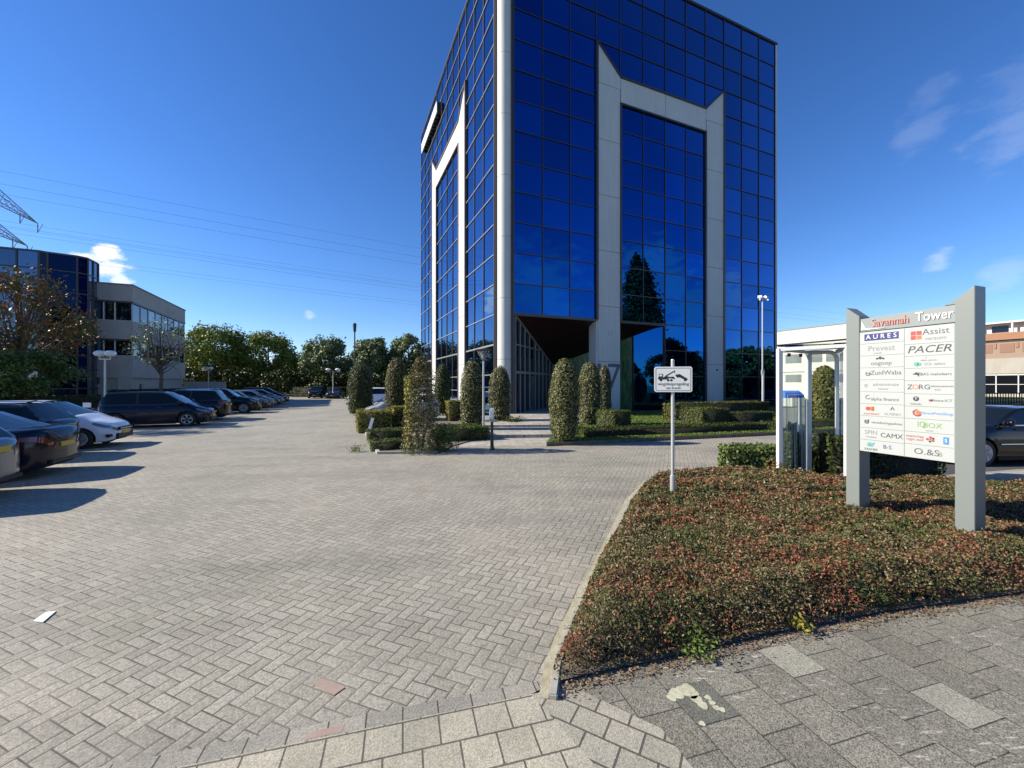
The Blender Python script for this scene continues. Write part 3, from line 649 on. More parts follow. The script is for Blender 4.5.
def strip(p, q, n, rows, gl, fr, w=.09, pane_name=None, parent=None, m=None):
    p, q = Vector((*p, 0)), Vector((*q, 0)); t = (q - p).normalized(); o_ = Vector((t.y, -t.x, 0)); L = (q - p).length
    for i in range(n):
        for k in range(len(rows) - 1):
            a, c = p + t * (L * i / n + w / 2), p + t * (L * (i + 1) / n - w / 2)
            dd = o_ * random.uniform(.0, .02)
            mm = MB() if parent is not None else gl
            mm.add([a + dd + Vector((0, 0, rows[k] + .04)), c + Vector((0, 0, rows[k] + .04)), c + Vector((0, 0, rows[k + 1] - .04)), a + dd + Vector((0, 0, rows[k + 1] - .04))], [(0, 1, 2, 3)])
            if parent is not None: mm.build('window_pane', m, parent)
    for i in range(n + 1):
        a = p + t * (L * i / n) + o_ * .03; fr.bar(a, a + Vector((0, 0, HB)), w, .1, up=o_)
    for z in rows: fr.bar(p + o_ * .03 + Vector((0, 0, z)), q + o_ * .03 + Vector((0, 0, z)), .07, .09)
rows = [0, 1.6, 3.3, 4.5, 6.6, 7.8, 9.9, 11.7, HB]
for xa, xb, n in ((-7.9, -2.6, 4), (-13.2, -7.9, 4), (-20, -13.2, 5)): strip((xa, -1.0), (xb, -1.0), n, rows, gl, fr, parent=bo, m=BG2)
strip((-2.6, -1.0), (-2.2, -.75), 1, rows, gl, fr, parent=bo, m=BG3); strip((-2.2, -.75), (-.5, -.35), 1, rows, gl, fr, parent=bo, m=BG3); strip((-.5, -.35), (0, .1), 1, rows, gl, fr, parent=bo, m=BG3); strip((0, .1), (0, 1.8), 2, rows, gl, fr, parent=bo, m=BG2)
fr.build('window_frame', MUL, bo)
b = MB(); b.prism([(x, y) for x, y in foot], HB, HB + .12); b.build('roof', mat('grey_roof', (.2, .2, .2), .7), bo)
b = MB(); b.box(-14.2, -9.6, -1.4, -1.05, 0, HB - 2); 
b.build('stone_panel', GREYB, bo)

# grey clad office behind it
go_ = thing('grey_office', 'low grey concrete office with dark ribbon windows beside the blue glass building', 'office building', PX(132.6, 38.5), TH)
HG = 11.3
DARKG = glassmat('dark_window_glass', (.006, .007, .009), (.035, .04, .05), graze=(.5, .55, .6), edge=(.3, .85))
b = MB()
b.box(-3.4, 0, 0, 14.4, HG - 1.62, HG)            # parapet band
b.box(-3.4, 0, 0, 14.4, 6.1, 7.95); b.box(-3.4, 0, 0, 14.4, 2.6, 4.65)
b.box(-3.0, -.25, .25, 14.2, 0, HG - .5)
b.box(-4.0, -3.4, -.15, 5, 0, HG + .2)
b.box(-1.1, -.1, .05, .5, 0, 2.9)
b.build('wall', GREYB, go_)
b = MB(); b.box(-3.5, .06, -.06, 14.5, HG, HG + .12); b.build('roof_edge', MATS['grey_roof'], go_)
for z0, z1 in ((6.35, 8.3), (2.85 + .2, 3.85)):
    pass
for (z0, z1) in ((7.95, 9.65), (4.65, 6.08)):
    for k, (x0, x1) in enumerate(((-3.3, -2.15), (-2.05, -1.35), (-1.25, -.02))):
        b = MB(); b.box(x0, x1, .09, .12, z0 + .05, z1 - .03); b.build('window', DARKG, go_)
    for k in range(8):
        b = MB(); b.box(-.12, -.09, .1 + 1.78 * k, 1.8 + 1.78 * k, z0 + .05, z1 - .03); b.build('window', DARKG, go_)
    b = MB()
    for x in (-2.1, -1.3): b.box(x - .05, x + .05, .03, .13, z0, z1)
    for k in range(9): b.box(-.1, -.03, .05 + 1.78 * k, .13 + 1.78 * k, z0, z1)
    b.box(-3.3, -.03, .035, .125, z0 - .015, z0 + .04); b.box(-.095, -.035, .05, 14.3, z0 - .02, z0 + .045)
    b.build('window_frame', mat('pale_frame', (.55, .55, .53), .5), go_)
    b = MB(); b.box(-3.4, .05, -.08, .12, z1 - .02, z1 + .13); b.box(-.1, .05, 0, 14.4, z1 - .02, z1 + .13); b.build('window_lintel', MUL, go_)
b = MB(); b.box(-.15, -.02, 2.2, 9.5, .1, 2.0); b.box(-2.9, -1.6, .1, .2, 0, 2.0); b.build('door_panel', GREYB, go_)
gw = MB(); gw.box(0, .25, 0, 4.5, 0, 2.3); o = gw.build('garden_wall', GREYB, None, loc=PX(186, 51)); o.rotation_euler = (0, 0, TH); tag(o, 'low pale grey wall beyond the grey office, left of the trees', 'wall')
o.location = PX(184, 52); o.rotation_euler = (0, 0, TH - R(90))

# white building on the right, running along E1 with its long side to the sun
wb = thing('white_office', 'long white three storey building behind the glass shelter on the right', 'office building', PX(847, 58.3), TH)
WHT = plainmat('white_render', (.48, .47, .43), (.53, .52, .48), .5, .7, .1, .004, 30, streak=.2)
b = MB(); b.box(0, 10, -6, 30, 0, 8.35); b.box(-.35, 10.2, -6.3, 30.3, 8.5, 10.6); b.box(.2, 10, -5.8, 29.8, 8.3, 8.55); b.build('wall', WHT, wb)
b = MB(); b.box(-.4, 10.3, -6.35, 30.35, 10.6, 10.75); b.build('roof_edge', MATS['grey_roof'], wb)
for k in range(-2, 10):
    y = k * 3.0
    for z0, z1 in ((5.35, 6.75), (2.3, 3.5)):
        b = MB(); b.box(-.05, .0, y + .25, y + 2.7, z0, z1); o = b.build('window', mat('grey_window', (.16, .18, .18), .15), wb)
b = MB(); b.box(-.16, -.0, -6, 30, 7.2, 7.35); b.box(-.16, 0, -6, 30, 3.95, 4.07); b.build('cornice', WHT, wb)
aw = MB(); c0 = PX(788, 23.4) ; 
aw.add([(0, 0, 2.3), (2.6, .0, 2.3), (2.6, .9, 1.2 + 1.6), (0, .9, 1.2 + 1.6), (0, .02, 1.9), (2.6, .02, 1.9), (2.6, .9, 1.9), (0, .9, 1.9)], [(0, 1, 2, 3), (0, 1, 5, 4), (4, 5, 6, 7), (0, 4, 7, 3), (1, 2, 6, 5), (2, 3, 7, 6)])
aw.v = [(x * .36, y * .5, (z - 1.9) * .5 + 1.17) for x, y, z in aw.v]
for x_ in (.05, .88): aw.bar((x_, .4, 0), (x_, .4, 1.3), .04)
o = aw.build('blue_awning', mat('blue_canvas', (.02, .15, .62), .7), None, loc=c0); tag(o, 'small bright blue slanted canopy behind the hedge, seen through the shelter', 'awning')

# beige and brick building at the right edge
bb = thing('brick_office', 'red brick and pale concrete building with a white rooftop box at the right edge', 'office building', PX(1042, 60), TH)
t = NT('red_brick'); br = t.node('ShaderNodeTexBrick'); t.l.new(t.coord((1, 1, 1), (R(90), 0, R(90))), br.inputs['Vector']); br.inputs['Scale'].default_value = 1
br.inputs['Brick Width'].default_value = .44; br.inputs['Row Height'].default_value = .14; br.inputs['Mortar Size'].default_value = .012
br.inputs['Color1'].default_value = (.24, .085, .045, 1); br.inputs['Color2'].default_value = (.30, .115, .06, 1); br.inputs['Mortar'].default_value = (.28, .2, .15, 1); BRK = t.done(br.outputs[0], .85)
PCON = plainmat('pale_concrete', (.33, .31, .26), (.38, .36, .31), .6, .8, .1, .004, 30, streak=.4)
b = MB(); b.box(0, 14, -25, 22, 3.6, 6.0); b.box(.3, 14, -25, 22, 0, 3.7); b.build('wall', PCON, bb)
b = MB(); b.box(.15, 14, -25, 22, 6.0, 8.6); b.build('brick_wall', BRK, bb)
b = MB(); b.box(-.1, 14.2, -25.2, 22.2, 8.9, 10.0); b.build('parapet', plainmat('orange_band', (.29, .14, .075), (.32, .16, .09), .8, .8), bb)
b = MB(); b.box(.1, 14, -25, 22, 8.55, 8.92); b.build('shadow_gap', MATS['black_metal'], bb)
for k in range(-10, 9):
    b = MB(); b.box(.10, .14, k * 2.3 + .4, k * 2.3 + 1.9, 6.9, 8.3); b.build('brick_window', mat('brown_blind', (.22, .11, .07), .6), bb)
    b = MB(); b.box(.05, .14, k * 2.3 - .05, k * 2.3 + .25, 7.6, 8.4); b.build('pier', MATS['orange_band'], bb)
    b = MB(); b.box(.22, .28, k * 2.3 + .1, k * 2.3 + 2.2, .6, 3.4); b.build('window', DARKG, bb)
b = MB()
for k in range(-10, 10): b.box(.12, .3, k * 2.3 - .06, k * 2.3 + .06, 0, 3.6)
b.box(.12, .3, -25, 22, 3.35, 3.55); b.box(.12, .3, -25, 22, 1.9, 1.98); b.build('window_grille', MATS['sign_white'], bb)
b = MB(); b.box(2.4, 10, -20, 14.5, 11.75, 12.0); b.box(3.6, 9, -19, 13, 10, 11.8)
for k in range(-5, 5): b.box(2.5, 2.8, k * 3.6 - .1, k * 3.6 + .1, 10, 11.8)
b.build('rooftop_box', MATS['sign_white'], bb)
for k in range(-5, 4): b = MB(); b.box(3.5, 3.58, k * 3.6 + .7, k * 3.6 + 2.5, 10.4, 11.4); b.build('rooftop_window', DARKG, bb)
# dark fence in front of it
b = MB()
for k in range(120): b.box(k * .25, k * .25 + .05, 0, .03, .1, 1.35)
b.box(0, 30, -.01, .05, 1.25, 1.33); b.box(0, 30, -.01, .05, .15, .22)
o = b.build('bar_fence', MATS['black_metal'], None, loc=PX(925, 30), rz=R(8)); tag(o, 'dark upright bar fence between the road and the brick building', 'fence')

# ------------------------------------------------------------------ pylon and power lines
STL = mat('galvanised_steel', (.20, .20, .22), .55, metal=.3)
PB = Vector((-117.0, 90.5, 0)); WD = Vector((.914, .406, 0)); AD = Vector((-.406, .914, 0))
py = thing('electricity_pylon', 'steel lattice pylon whose arms reach into the picture at far left', 'pylon', (0, 0, 0))
b = MB()
def sq(z, h): return [PB + WD * (i * h) + AD * (j * h) + Vector((0, 0, z)) for i, j in ((-1, -1), (1, -1), (1, 1), (-1, 1))]
lv = [0, 8, 15, 21, 26, 30, 34, 38, 42, 46, 50]; hw = [3.6, 3.0, 2.5, 2.1, 1.7, 1.4, 1.25, 1.1, 1.0, .8, .1]
for q in range(len(lv) - 1):
    A, B_ = sq(lv[q], hw[q]), sq(lv[q + 1], hw[q + 1])
    for k in range(4): b.bar(A[k], B_[k], .22); b.bar(A[k], B_[(k + 1) % 4], .12); b.bar(A[(k + 1) % 4], B_[k], .12); b.bar(B_[k], B_[(k + 1) % 4], .12)
b.build('mast', STL, py)
wires = []
for (z, ln, hgt) in ((43.6, 17.5, 3.4), (36.5, 13.5, 2.6)):
    for sgn in (-1, 1):
        b = MB(); root = [PB + WD * w_ + Vector((0, 0, z + h_)) for w_, h_ in ((-1.1, 0), (1.1, 0), (-.9, hgt), (.9, hgt))]; tip = PB + AD * sgn * ln + Vector((0, 0, z + .4))
        for r_ in root: b.bar(r_, tip, .13)
        for q in range(8):
            f0, f1 = q / 8, (q + 1) / 8; P0 = [r_.lerp(tip, f0) for r_ in root]; P1 = [r_.lerp(tip, f1) for r_ in root]
            for a_, c_ in ((0, 1), (0, 2), (1, 3), (2, 3), (1, 2)): b.bar(P0[a_], P1[c_], .065); 
            b.bar(P0[2], P1[0], .06)
        b.build('arm', STL, py)
        for f in (1.0, .62):
            p = (PB + AD * sgn * ln * f + Vector((0, 0, z + .4))); b = MB(); b.bar(p, p - Vector((0, 0, 2.4)), .16); b.bar(p + WD * 1.0, p - Vector((0, 0, 2.4)), .08)
            b.build('insulator', STL, py); wires.append(p - Vector((0, 0, 2.4)))
wires.append(PB + Vector((0, 0, 50)))
LW = 640.0
for p in wires:
    b = MB(); pts = []
    for k in range(49):
        s_ = -80 + (LW + 160) * k / 48; f = s_ / LW
        pts.append(p + WD * s_ + Vector((0, 0, -9.5 * 4 * f * (1 - f))))
    b.tube(pts, .022, 4); o = b.build('power_line', mat('wire_grey', (.10, .11, .13), .6)); tag(o, 'thin power cable crossing the sky from the pylon towards the right', 'power line', 'power cables strung from the pylon')

# ------------------------------------------------------------------ plants
def ncore(pts, f): return (pts, f)
def topiary(u, zd, top_v, wpx, m, label, n=5200, sz=.032, name='topiary', egg=.0, zb=0.0, rough=.075):
    h = H0 + (384 - top_v) / FPX * zd; r = wpx / 2 / FPX * zd
    c = PX(u, zd); t_ = thing(name, label, 'topiary', (c.x, c.y, zb), 0, 'clipped topiary columns')
    b = MB(); b.tube([(0, 0, 0), (0, 0, h * .3)], [.05, .04], 8); b.build('trunk', BARK, t_)
    def prof(f):    # radius share at height share f
        lo = np.clip(f / .16, 0, 1) ** .5; body = .86 + .14 * np.sin(np.clip(f * 1.7, 0, 1) * np.pi * .5 + .2)
        hi = np.sqrt(np.clip(1 - ((f - .55) / .45).clip(0, 1) ** 2.3, 0, 1)); return r * body * hi * (.78 + .22 * lo)
    n = int(n * .8); f = rng.uniform(.03, 1, n * 2); w_ = prof(f); keep = rng.uniform(size=n * 2) < (w_ / r * .8 + .2); f = f[keep][:n]; a = rng.uniform(0, 2 * np.pi, len(f))
    q = np.c_[np.cos(a), np.sin(a), f * 3]; bumpy = 1 + rough * vnoise(q, 3.2, int(u)) + rough * .6 * vnoise(q, 9, int(u) + 1)
    R_ = prof(f) * bumpy * (1 - rng.uniform(0, 1, len(f)) ** 2 * .17); P = np.c_[R_ * np.cos(a), R_ * np.sin(a), f * h * (1 + .01 * rng.normal(size=len(f)))]
    so = rng.uniform(size=len(f)) < .035; P[so, :2] *= (1 + rng.uniform(.02, .16, (so.sum(), 1))); P[so, 2] += rng.uniform(-.02, .07, so.sum())
    Nn = np.c_[np.cos(a), np.sin(a), np.where(f > .7, (f - .6) * 2.6, .1)]
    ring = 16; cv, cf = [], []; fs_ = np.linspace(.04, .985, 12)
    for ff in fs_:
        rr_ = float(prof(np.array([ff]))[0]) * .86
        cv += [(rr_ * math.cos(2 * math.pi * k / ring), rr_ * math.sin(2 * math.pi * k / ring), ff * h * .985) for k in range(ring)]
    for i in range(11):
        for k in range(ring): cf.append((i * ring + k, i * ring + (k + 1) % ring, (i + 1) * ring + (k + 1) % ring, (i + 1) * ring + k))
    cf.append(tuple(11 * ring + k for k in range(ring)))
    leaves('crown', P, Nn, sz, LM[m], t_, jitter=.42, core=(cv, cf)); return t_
topiary(360.5, 26, 363, 25, 'dark', 'dark green bullet-shaped topiary furthest left, beside the parking lane', sz=.05)
topiary(397, 19.3, 358, 23, 'olive', 'yellow-green topiary column just left of the shaggy brown-leaved one', sz=.036)
topiary(443, 26.2, 364, 16, 'dark', 'slim dark topiary against the blue glass wall, right of the shaggy one', sz=.05)
topiary(472, 17, 361, 24, 'speck', 'topiary column with green sides and brownish foot left of the street lantern', n=6500)
topiary(500, 20, 366, 22.5, 'speck', 'silvery-leaved topiary in front of the white corner column of the tower', n=6500)
topiary(564.5, 13.6, 362, 30, 'speck', 'large speckled topiary nearest the entrance path on its right side', n=9500, sz=.03, zb=.1)
topiary(590, 18.6, 363.5, 24, 'speck', 'topiary right behind the large speckled one, before the entrance', n=6500, zb=.1)
topiary(604.5, 24, 367, 13, 'silver', 'narrow pale topiary partly hiding the house number on the pier', sz=.045, zb=.1)
topiary(824, 21, 366, 23, 'olive', 'round-topped evergreen seen through the glass shelter', sz=.07)
# the shaggy nearest one
t_ = thing('hornbeam_shrub', 'shaggy nearest column shrub with sparse brown leaves and a green foot', 'shrub', PX(421, 12), 0)
n = 5800; f = rng.uniform(.0, 1, n) ** 1.15; a = rng.uniform(0, 2 * np.pi, n)
rad = (.64 * (1 - .34 * f) * np.sqrt(np.clip(1 - ((f - .40) / .62).clip(0, 1) ** 1.9, 0, 1)) * (1 + .30 * vnoise(np.c_[np.cos(a), np.sin(a), f * 4], 3, 5)))
rr_ = rad * np.sqrt(rng.uniform(.25, 1, n)); P = np.c_[rr_ * np.cos(a), rr_ * np.sin(a), .05 + f * 2.75]
sp_ = rng.uniform(size=n) < .06; P[sp_] += rng.normal(size=(sp_.sum(), 3)) * .09; P[:, 2] = np.maximum(P[:, 2], .03)
br = (rng.uniform(size=n) < .45) & (f > .1); leaves('crown', P[br], np.c_[np.cos(a), np.sin(a), .3 + 0 * a][br], .030, LM['brown'], t_, jitter=1.0)
leaves('crown_green', P[~br], np.c_[np.cos(a), np.sin(a), .3 + 0 * a][~br], .030, LM['speck'], t_, jitter=1.0)
n = 1500; f = rng.uniform(0, 1, n); a = rng.uniform(math.pi * .6, math.pi * 1.35, n); rr_ = .50 * np.sqrt(rng.uniform(.5, 1, n)); P = np.c_[rr_ * np.cos(a), rr_ * np.sin(a), .25 + f * 2.0]
leaves('yellow_leaves', P, np.c_[np.cos(a), np.sin(a), .3 + 0 * a], .032, LM['yellow'], t_, jitter=.9)
b = MB()
for k in range(16):
    a = k * .9; b.tube([(.04 * math.cos(a), .04 * math.sin(a), 0), (.2 * math.cos(a), .2 * math.sin(a), 1.0), (.3 * math.cos(a + .4), .3 * math.sin(a + .4), 2.0 + .5 * random.random())], [.02, .013, .004], 5)
b.build('trunk', BARK, t_)
def bush(name, label, c, rx, ry, h, m, n, sz, cat='shrub', group=None, clump=14):
    P = []; Nn = []
    for k in range(clump):
        a = random.uniform(0, 6.28); q = math.sqrt(random.random()) * .7; cx_, cy_ = q * rx * math.cos(a), q * ry * math.sin(a); cz = h * random.uniform(.25, .66); s_ = random.uniform(.32, .5)
        d = rng.normal(size=(n // clump, 3)); d /= np.linalg.norm(d, axis=1)[:, None]; rr = rng.uniform(.75, 1.05, (len(d), 1))
        P.append(np.array([cx_, cy_, cz]) + d * rr * np.array([rx * s_, ry * s_, h * .38])); Nn.append(d)
    P = np.vstack(P); Nn = np.vstack(Nn); k = P[:, 2] > .02; o = leaves(name, P[k], Nn[k], sz, LM[m], None, loc=c); return tag(o, label, cat, group)
bush('green_shrub', 'low green shrub at the foot of the shaggy brown-leaved column', PX(443, 12.3), .55, .42, .85, 'laurel', 3600, .026)
bush('green_shrub', 'small dark shrub patch beside the silvery topiary at the entrance', PX(513, 19.3), .55, .4, .5, 'dark', 1500, .03)
bush('red_shrub', 'small reddish shrub inside the glass shelter base', Vector((5.35, 8.1, 0)), .4, .2, .55, 'autumn', 1500, .022)

def hedge(label, pts, z0, z1, m, n_per=520, sz=.032, name='hedge', group='clipped box hedges', rough=.03, side=None):
    """clipped hedge: footprint polygon pts (world), leaf faces all over its surface"""
    c = sum((Vector((*p[:2], 0)) for p in pts), Vector()) / len(pts); L = [Vector((p[0], p[1], 0)) - c for p in pts]; P, Nn = [], []; h = z1 - z0
    for i in range(len(L)):
        a, d = L[i], L[(i + 1) % len(L)]; e_ = d - a; nrm = Vector((e_.y, -e_.x, 0)).normalized(); 
        if nrm.dot((a + d) / 2) < 0: nrm = -nrm
        k = int(n_per * e_.length * h * 1.3) + 5; s_ = rng.uniform(-.01, 1.01, (k, 1)); zz_ = rng.uniform(0, 1, k) ** .9 * h
        off = rng.uniform(-.07, .02, (k, 1)); q = np.array(a[:2]) + s_ * np.array(e_[:2]); 
        q3 = np.c_[q, zz_]; off = off + rough * (vnoise(q3, 4, 3) + vnoise(q3, 11, 4))[:, None]
        P.append(np.c_[q + off * np.array(nrm[:2]), zz_]); Nn.append(np.tile(list(nrm), (k, 1)))
    lo = np.array([min(p.x for p in L), min(p.y for p in L)]); hi = np.array([max(p.x for p in L), max(p.y for p in L)])
    k = int(n_per * float(np.prod(hi - lo)) * 1.2) + 10; q = rng.uniform(lo, hi, (k, 2)); q = q[inpoly(q, L)]
    zt_ = h + rng.uniform(-.05, .02, len(q)) + rough * (vnoise(q, 4, 8) + vnoise(q, 11, 9)); P.append(np.c_[q, zt_]); Nn.append(np.tile([0, 0, 1.], (len(q), 1)))
    cen = np.mean([[p.x, p.y] for p in L], axis=0); nn_ = len(L)
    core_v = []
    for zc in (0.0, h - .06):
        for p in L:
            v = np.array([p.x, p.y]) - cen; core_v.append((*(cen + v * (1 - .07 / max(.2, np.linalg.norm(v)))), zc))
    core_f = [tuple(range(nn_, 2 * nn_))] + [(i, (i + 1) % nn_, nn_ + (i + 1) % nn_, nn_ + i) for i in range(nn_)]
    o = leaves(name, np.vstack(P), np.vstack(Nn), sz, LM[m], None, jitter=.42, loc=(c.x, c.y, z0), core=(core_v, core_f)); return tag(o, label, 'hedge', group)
def bx(u, zd, w, d, h0=0): # corner at pixel u / depth zd, extends w along E2, d along E1
    p = PX(u, zd); return [p, p + E2 * w, p + E2 * w + E1 * d, p + E1 * d]
hedge('yellow-topped box hedge at the left end of the shrub bed', bx(358, 16.4, 1.3, 1.9), 0, .86, 'yellow', rough=.03)
hedge('low dark box hedge second from the front corner of the shrub bed', bx(369, 13.5, 1.25, 1.1), 0, .42, 'hedge', 900, .026)
hedge('lowest dark box hedge at the front corner of the shrub bed', bx(372, 12.0, 1.2, .75), 0, .27, 'hedge', 900, .026)
hedge('golden box hedge block left of the shaggy column shrub', bx(393.5, 17.9, .55, .8), 0, .98, 'yellow')
hedge('golden box hedge block between the dark slim topiary and the lantern', bx(449, 21.5, .85, .8), 0, 1.1, 'yellow')
hedge('long low dark hedge running to the foot of the lantern', bx(441, 13.9, 1.75, 1.5), 0, .46, 'hedge', 900, .028)
hedge('square green hedge block right of the entrance topiaries', bx(614, 15.4, .85, 1.2), .1, .96, 'hedge', rough=.02)
hedge('large green hedge block in the middle of the lawn', bx(702, 16.5, 1.6, 1.15), .1, .98, 'hedge', rough=.02)
hedge('low brown-edged hedge beside the block in the middle of the lawn', bx(727, 17.2, 3.0, .8), .1, .75, 'dark', rough=.02)
hedge('long yellowish hedge with reddish top before the tower glass', [PX(676, 20.6), PX(676, 20.6) + E2 * 7.0, PX(676, 20.6) + E2 * 7.0 + E1 * .9, PX(676, 20.6) + E1 * .9], .1, 1.0, 'olive', 450, .04, rough=.03)
hedge('long low hedge along the paved edge of the lawn with a sunny top', [(2.55, 14.0), (10.3, 16.35), (10.1, 17.1), (2.5, 14.9)], .1, .42, 'dark', 700, .028)
hedge('low hedge continuing behind the white mast toward the shelter', [(10.7, 16.5), (16.8, 18.6), (16.6, 19.4), (10.5, 17.3)], .1, .42, 'dark', 500, .03)
hedge('bright laurel hedge between the paving and the glass shelter', [(4.55, 8.55), (6.45, 8.4), (6.55, 9.0), (4.62, 9.1)], 0, .66, 'laurel', 800, .034, rough=.05, group='laurel hedges')
hedge('dark tall hedge under the panel of the company sign', [(6.2, 7.9), (8.15, 7.7), (8.3, 8.5), (6.3, 8.6)], 0, .98, 'dark', 700, .034, rough=.06, group='laurel hedges')
hedge('long green hedge across the road seen through the shelter', [PX(785, 21), PX(900, 22), PX(900, 23), PX(783, 22)], 0, 1.1, 'mid', 350, .05)
hedge('dark hedge closing the far end of the car park', [(-33.5, 62), (-25.8, 62), (-25.8, 63.5), (-33.5, 63.5)], 0, 1.5, 'dark', 120, .09)
hedge('dark hedge right of the far parked cars', [(-24.2, 60), (-20.6, 60), (-20.6, 61), (-24.2, 61)], 0, 1.5, 'dark', 120, .09)
hedge('dark hedge behind the left row of parked cars', [PX(-20, 21.5), PX(100, 27), PX(100, 28), PX(-20, 22.7)], 0, 1.25, 'dark', 300, .045)
hedge('dark hedge below the grey office behind the cars', [PX(112, 31), PX(184, 44), PX(184, 45), PX(108, 32.5)], 0, 1.5, 'dark', 200, .06)

def tree(name, label, c, h, cr, m, n=5200, sz=.22, trunk_h=.28, group=None, sparse=False, clumps=46, flat=.8, tr=None, conifer=False, parent_rz=0):
    t_ = thing(name, label, 'tree', c, 0, group); P, Nn = [], []; tr = tr or h * .018
    b = MB(); b.tube([(0, 0, -.05), (0.02 * h, 0, h * trunk_h), (0, .01 * h, h * .62), (0, 0, h * .9)], [tr * 1.25, tr, tr * .55, tr * .12], 8)
    cz = h * (trunk_h + 1) / 2 + h * .02; rz_ = h * (1 - trunk_h) / 2
    for k in range(clumps):
        if conifer:
            f = (k + .5) / clumps; z = h * (.08 + .9 * f); q = cr * (1 - f) ** .75 * (.9 + .3 * random.random()); a = k * 2.4; pc = np.array([q * .55 * math.cos(a), q * .55 * math.sin(a), z]); s_ = np.array([q * .62 + .2, q * .62 + .2, h * .06])
        else:
            d = rng.normal(size=3); d /= np.linalg.norm(d); q = random.uniform(.45, .82) ** .6; 
            pc = np.array([d[0] * cr * q, d[1] * cr * q, cz + d[2] * rz_ * q]); s0 = cr * random.uniform(.20, .34); s_ = np.array([s0, s0, s0 * flat])
        if not conifer and (k % 3 == 0 or sparse):
            p0 = Vector((0, 0, h * random.uniform(trunk_h * .85, .55))); p1 = Vector(pc); b.tube([p0, p0.lerp(p1, .5) + Vector((0, 0, -.02 * h)), p1], [tr * .42, tr * .25, tr * .06], 5)
            if sparse:
                for _ in range(3): b.tube([p0.lerp(p1, .6), p1 + Vector(rng.normal(size=3) * cr * .2)], [tr * .15, tr * .04], 4)
        kk = n // clumps; d = rng.normal(size=(kk, 3)); d /= np.linalg.norm(d, axis=1)[:, None]; rr = rng.uniform(.1, 1.0, (kk, 1)) ** .45
        P.append(pc + d * rr * s_ * (1 + .25 * rng.normal(size=(kk, 1)))); Nn.append(d + np.array([0, 0, .5]))
    b.build('trunk', BARK, t_); leaves('crown', np.vstack(P), np.vstack(Nn), sz, LM[m], t_, jitter=.8); return t_
GT = 'trees beyond the car park'
def th(v, zd): return H0 + (384 - v) / FPX * zd
for (u, v, zd, wpx, m, lab) in [
    (214, 325, 70, 62, 'lime', 'broad yellow-green tree right of the grey office'),
    (268, 333, 74, 56, 'lime', 'rounded dark green tree second from the grey office'),
    (325, 338, 72, 46, 'sage', 'pale grey-green tree at the end of the parking lane'),
    (371, 336, 70, 40, 'sage', 'light rounded tree behind the tall thin lamp mast'),
    (408, 335, 72, 40, 'sage', 'pale tree whose crown touches the left edge of the tower')]:
    tree('broad_tree', lab, PX(u, zd), th(v, zd), wpx / 2 / FPX * zd, m, 12000, .21, .2, GT, clumps=70)
for (u, v, zd, wpx, m, lab) in [
    (192, 345, 84, 36, 'sage', 'thin tree peeping out between the grey office and the first broad tree'),
    (243, 352, 82, 44, 'dark', 'darker tree filling the gap behind the first two broad trees'),
    (297, 356, 80, 46, 'mid', 'lower tree between the second tree and the pale one at the lane end'),
    (348, 358, 84, 40, 'dark', 'low dark tree behind the double globe lamp at the lane end'),
    (389, 352, 86, 40, 'mid', 'low green tree between the two pale trees near the tower'),
    (425, 352, 84, 36, 'mid', 'tree half hidden behind the left edge of the tower')]:
    tree('broad_tree', lab, PX(u, zd), th(v, zd), wpx / 2 / FPX * zd, m, 4200, .3, .1, GT, clumps=40)
for k, (u, w_) in enumerate([(205, 34), (240, 40), (285, 40), (330, 40), (372, 40), (410, 34)]):
    c = PX(u, 66); bush('dark_undergrowth', ['dense undergrowth below the yellow-green tree', 'dense undergrowth between the first two broad trees', 'dense undergrowth left of the lane end', 'dense undergrowth behind the far parked cars', 'dense undergrowth behind the first dark topiary', 'dense undergrowth next to the tower'][k], c, w_ / 2 / FPX * 66 * 1.5, 2.2, 4.6, 'dark', 3500, .22, 'undergrowth', 'undergrowth below the far trees')
tree('autumn_tree', 'tree with thin olive and rust-red foliage before the blue glass office', PX(20, 27.5), th(268, 27.5), 3.9, 'autumn', 5200, .12, .25, None, sparse=True, clumps=60)
tree('round_green_tree', 'small bushy green tree left of the twin globe lamp', PX(24, 23.5), th(352, 23.5), 2.4, 'mid', 8000, .09, .32, None, clumps=46, flat=.75)
tree('bare_tree', 'thin-leaved small tree in front of the grey office', PX(160, 33), th(318, 33), 2.5, 'sage', 800, .09, .42, None, sparse=True, clumps=34, tr=.11)
for (x_, z_, hh__, lab) in ((-31.5, 16.9, 12.5, 'loose roadside tree left of the picture whose shadow dapples the lane'), (-36.5, 22.0, 14.0, 'second loose tree left of the picture, behind the other one')):
    tree('side_tree', lab, Vector((x_, z_, 0)), hh__, 2.7, 'lime', 3800, .16, .3, None, sparse=True, clumps=44)
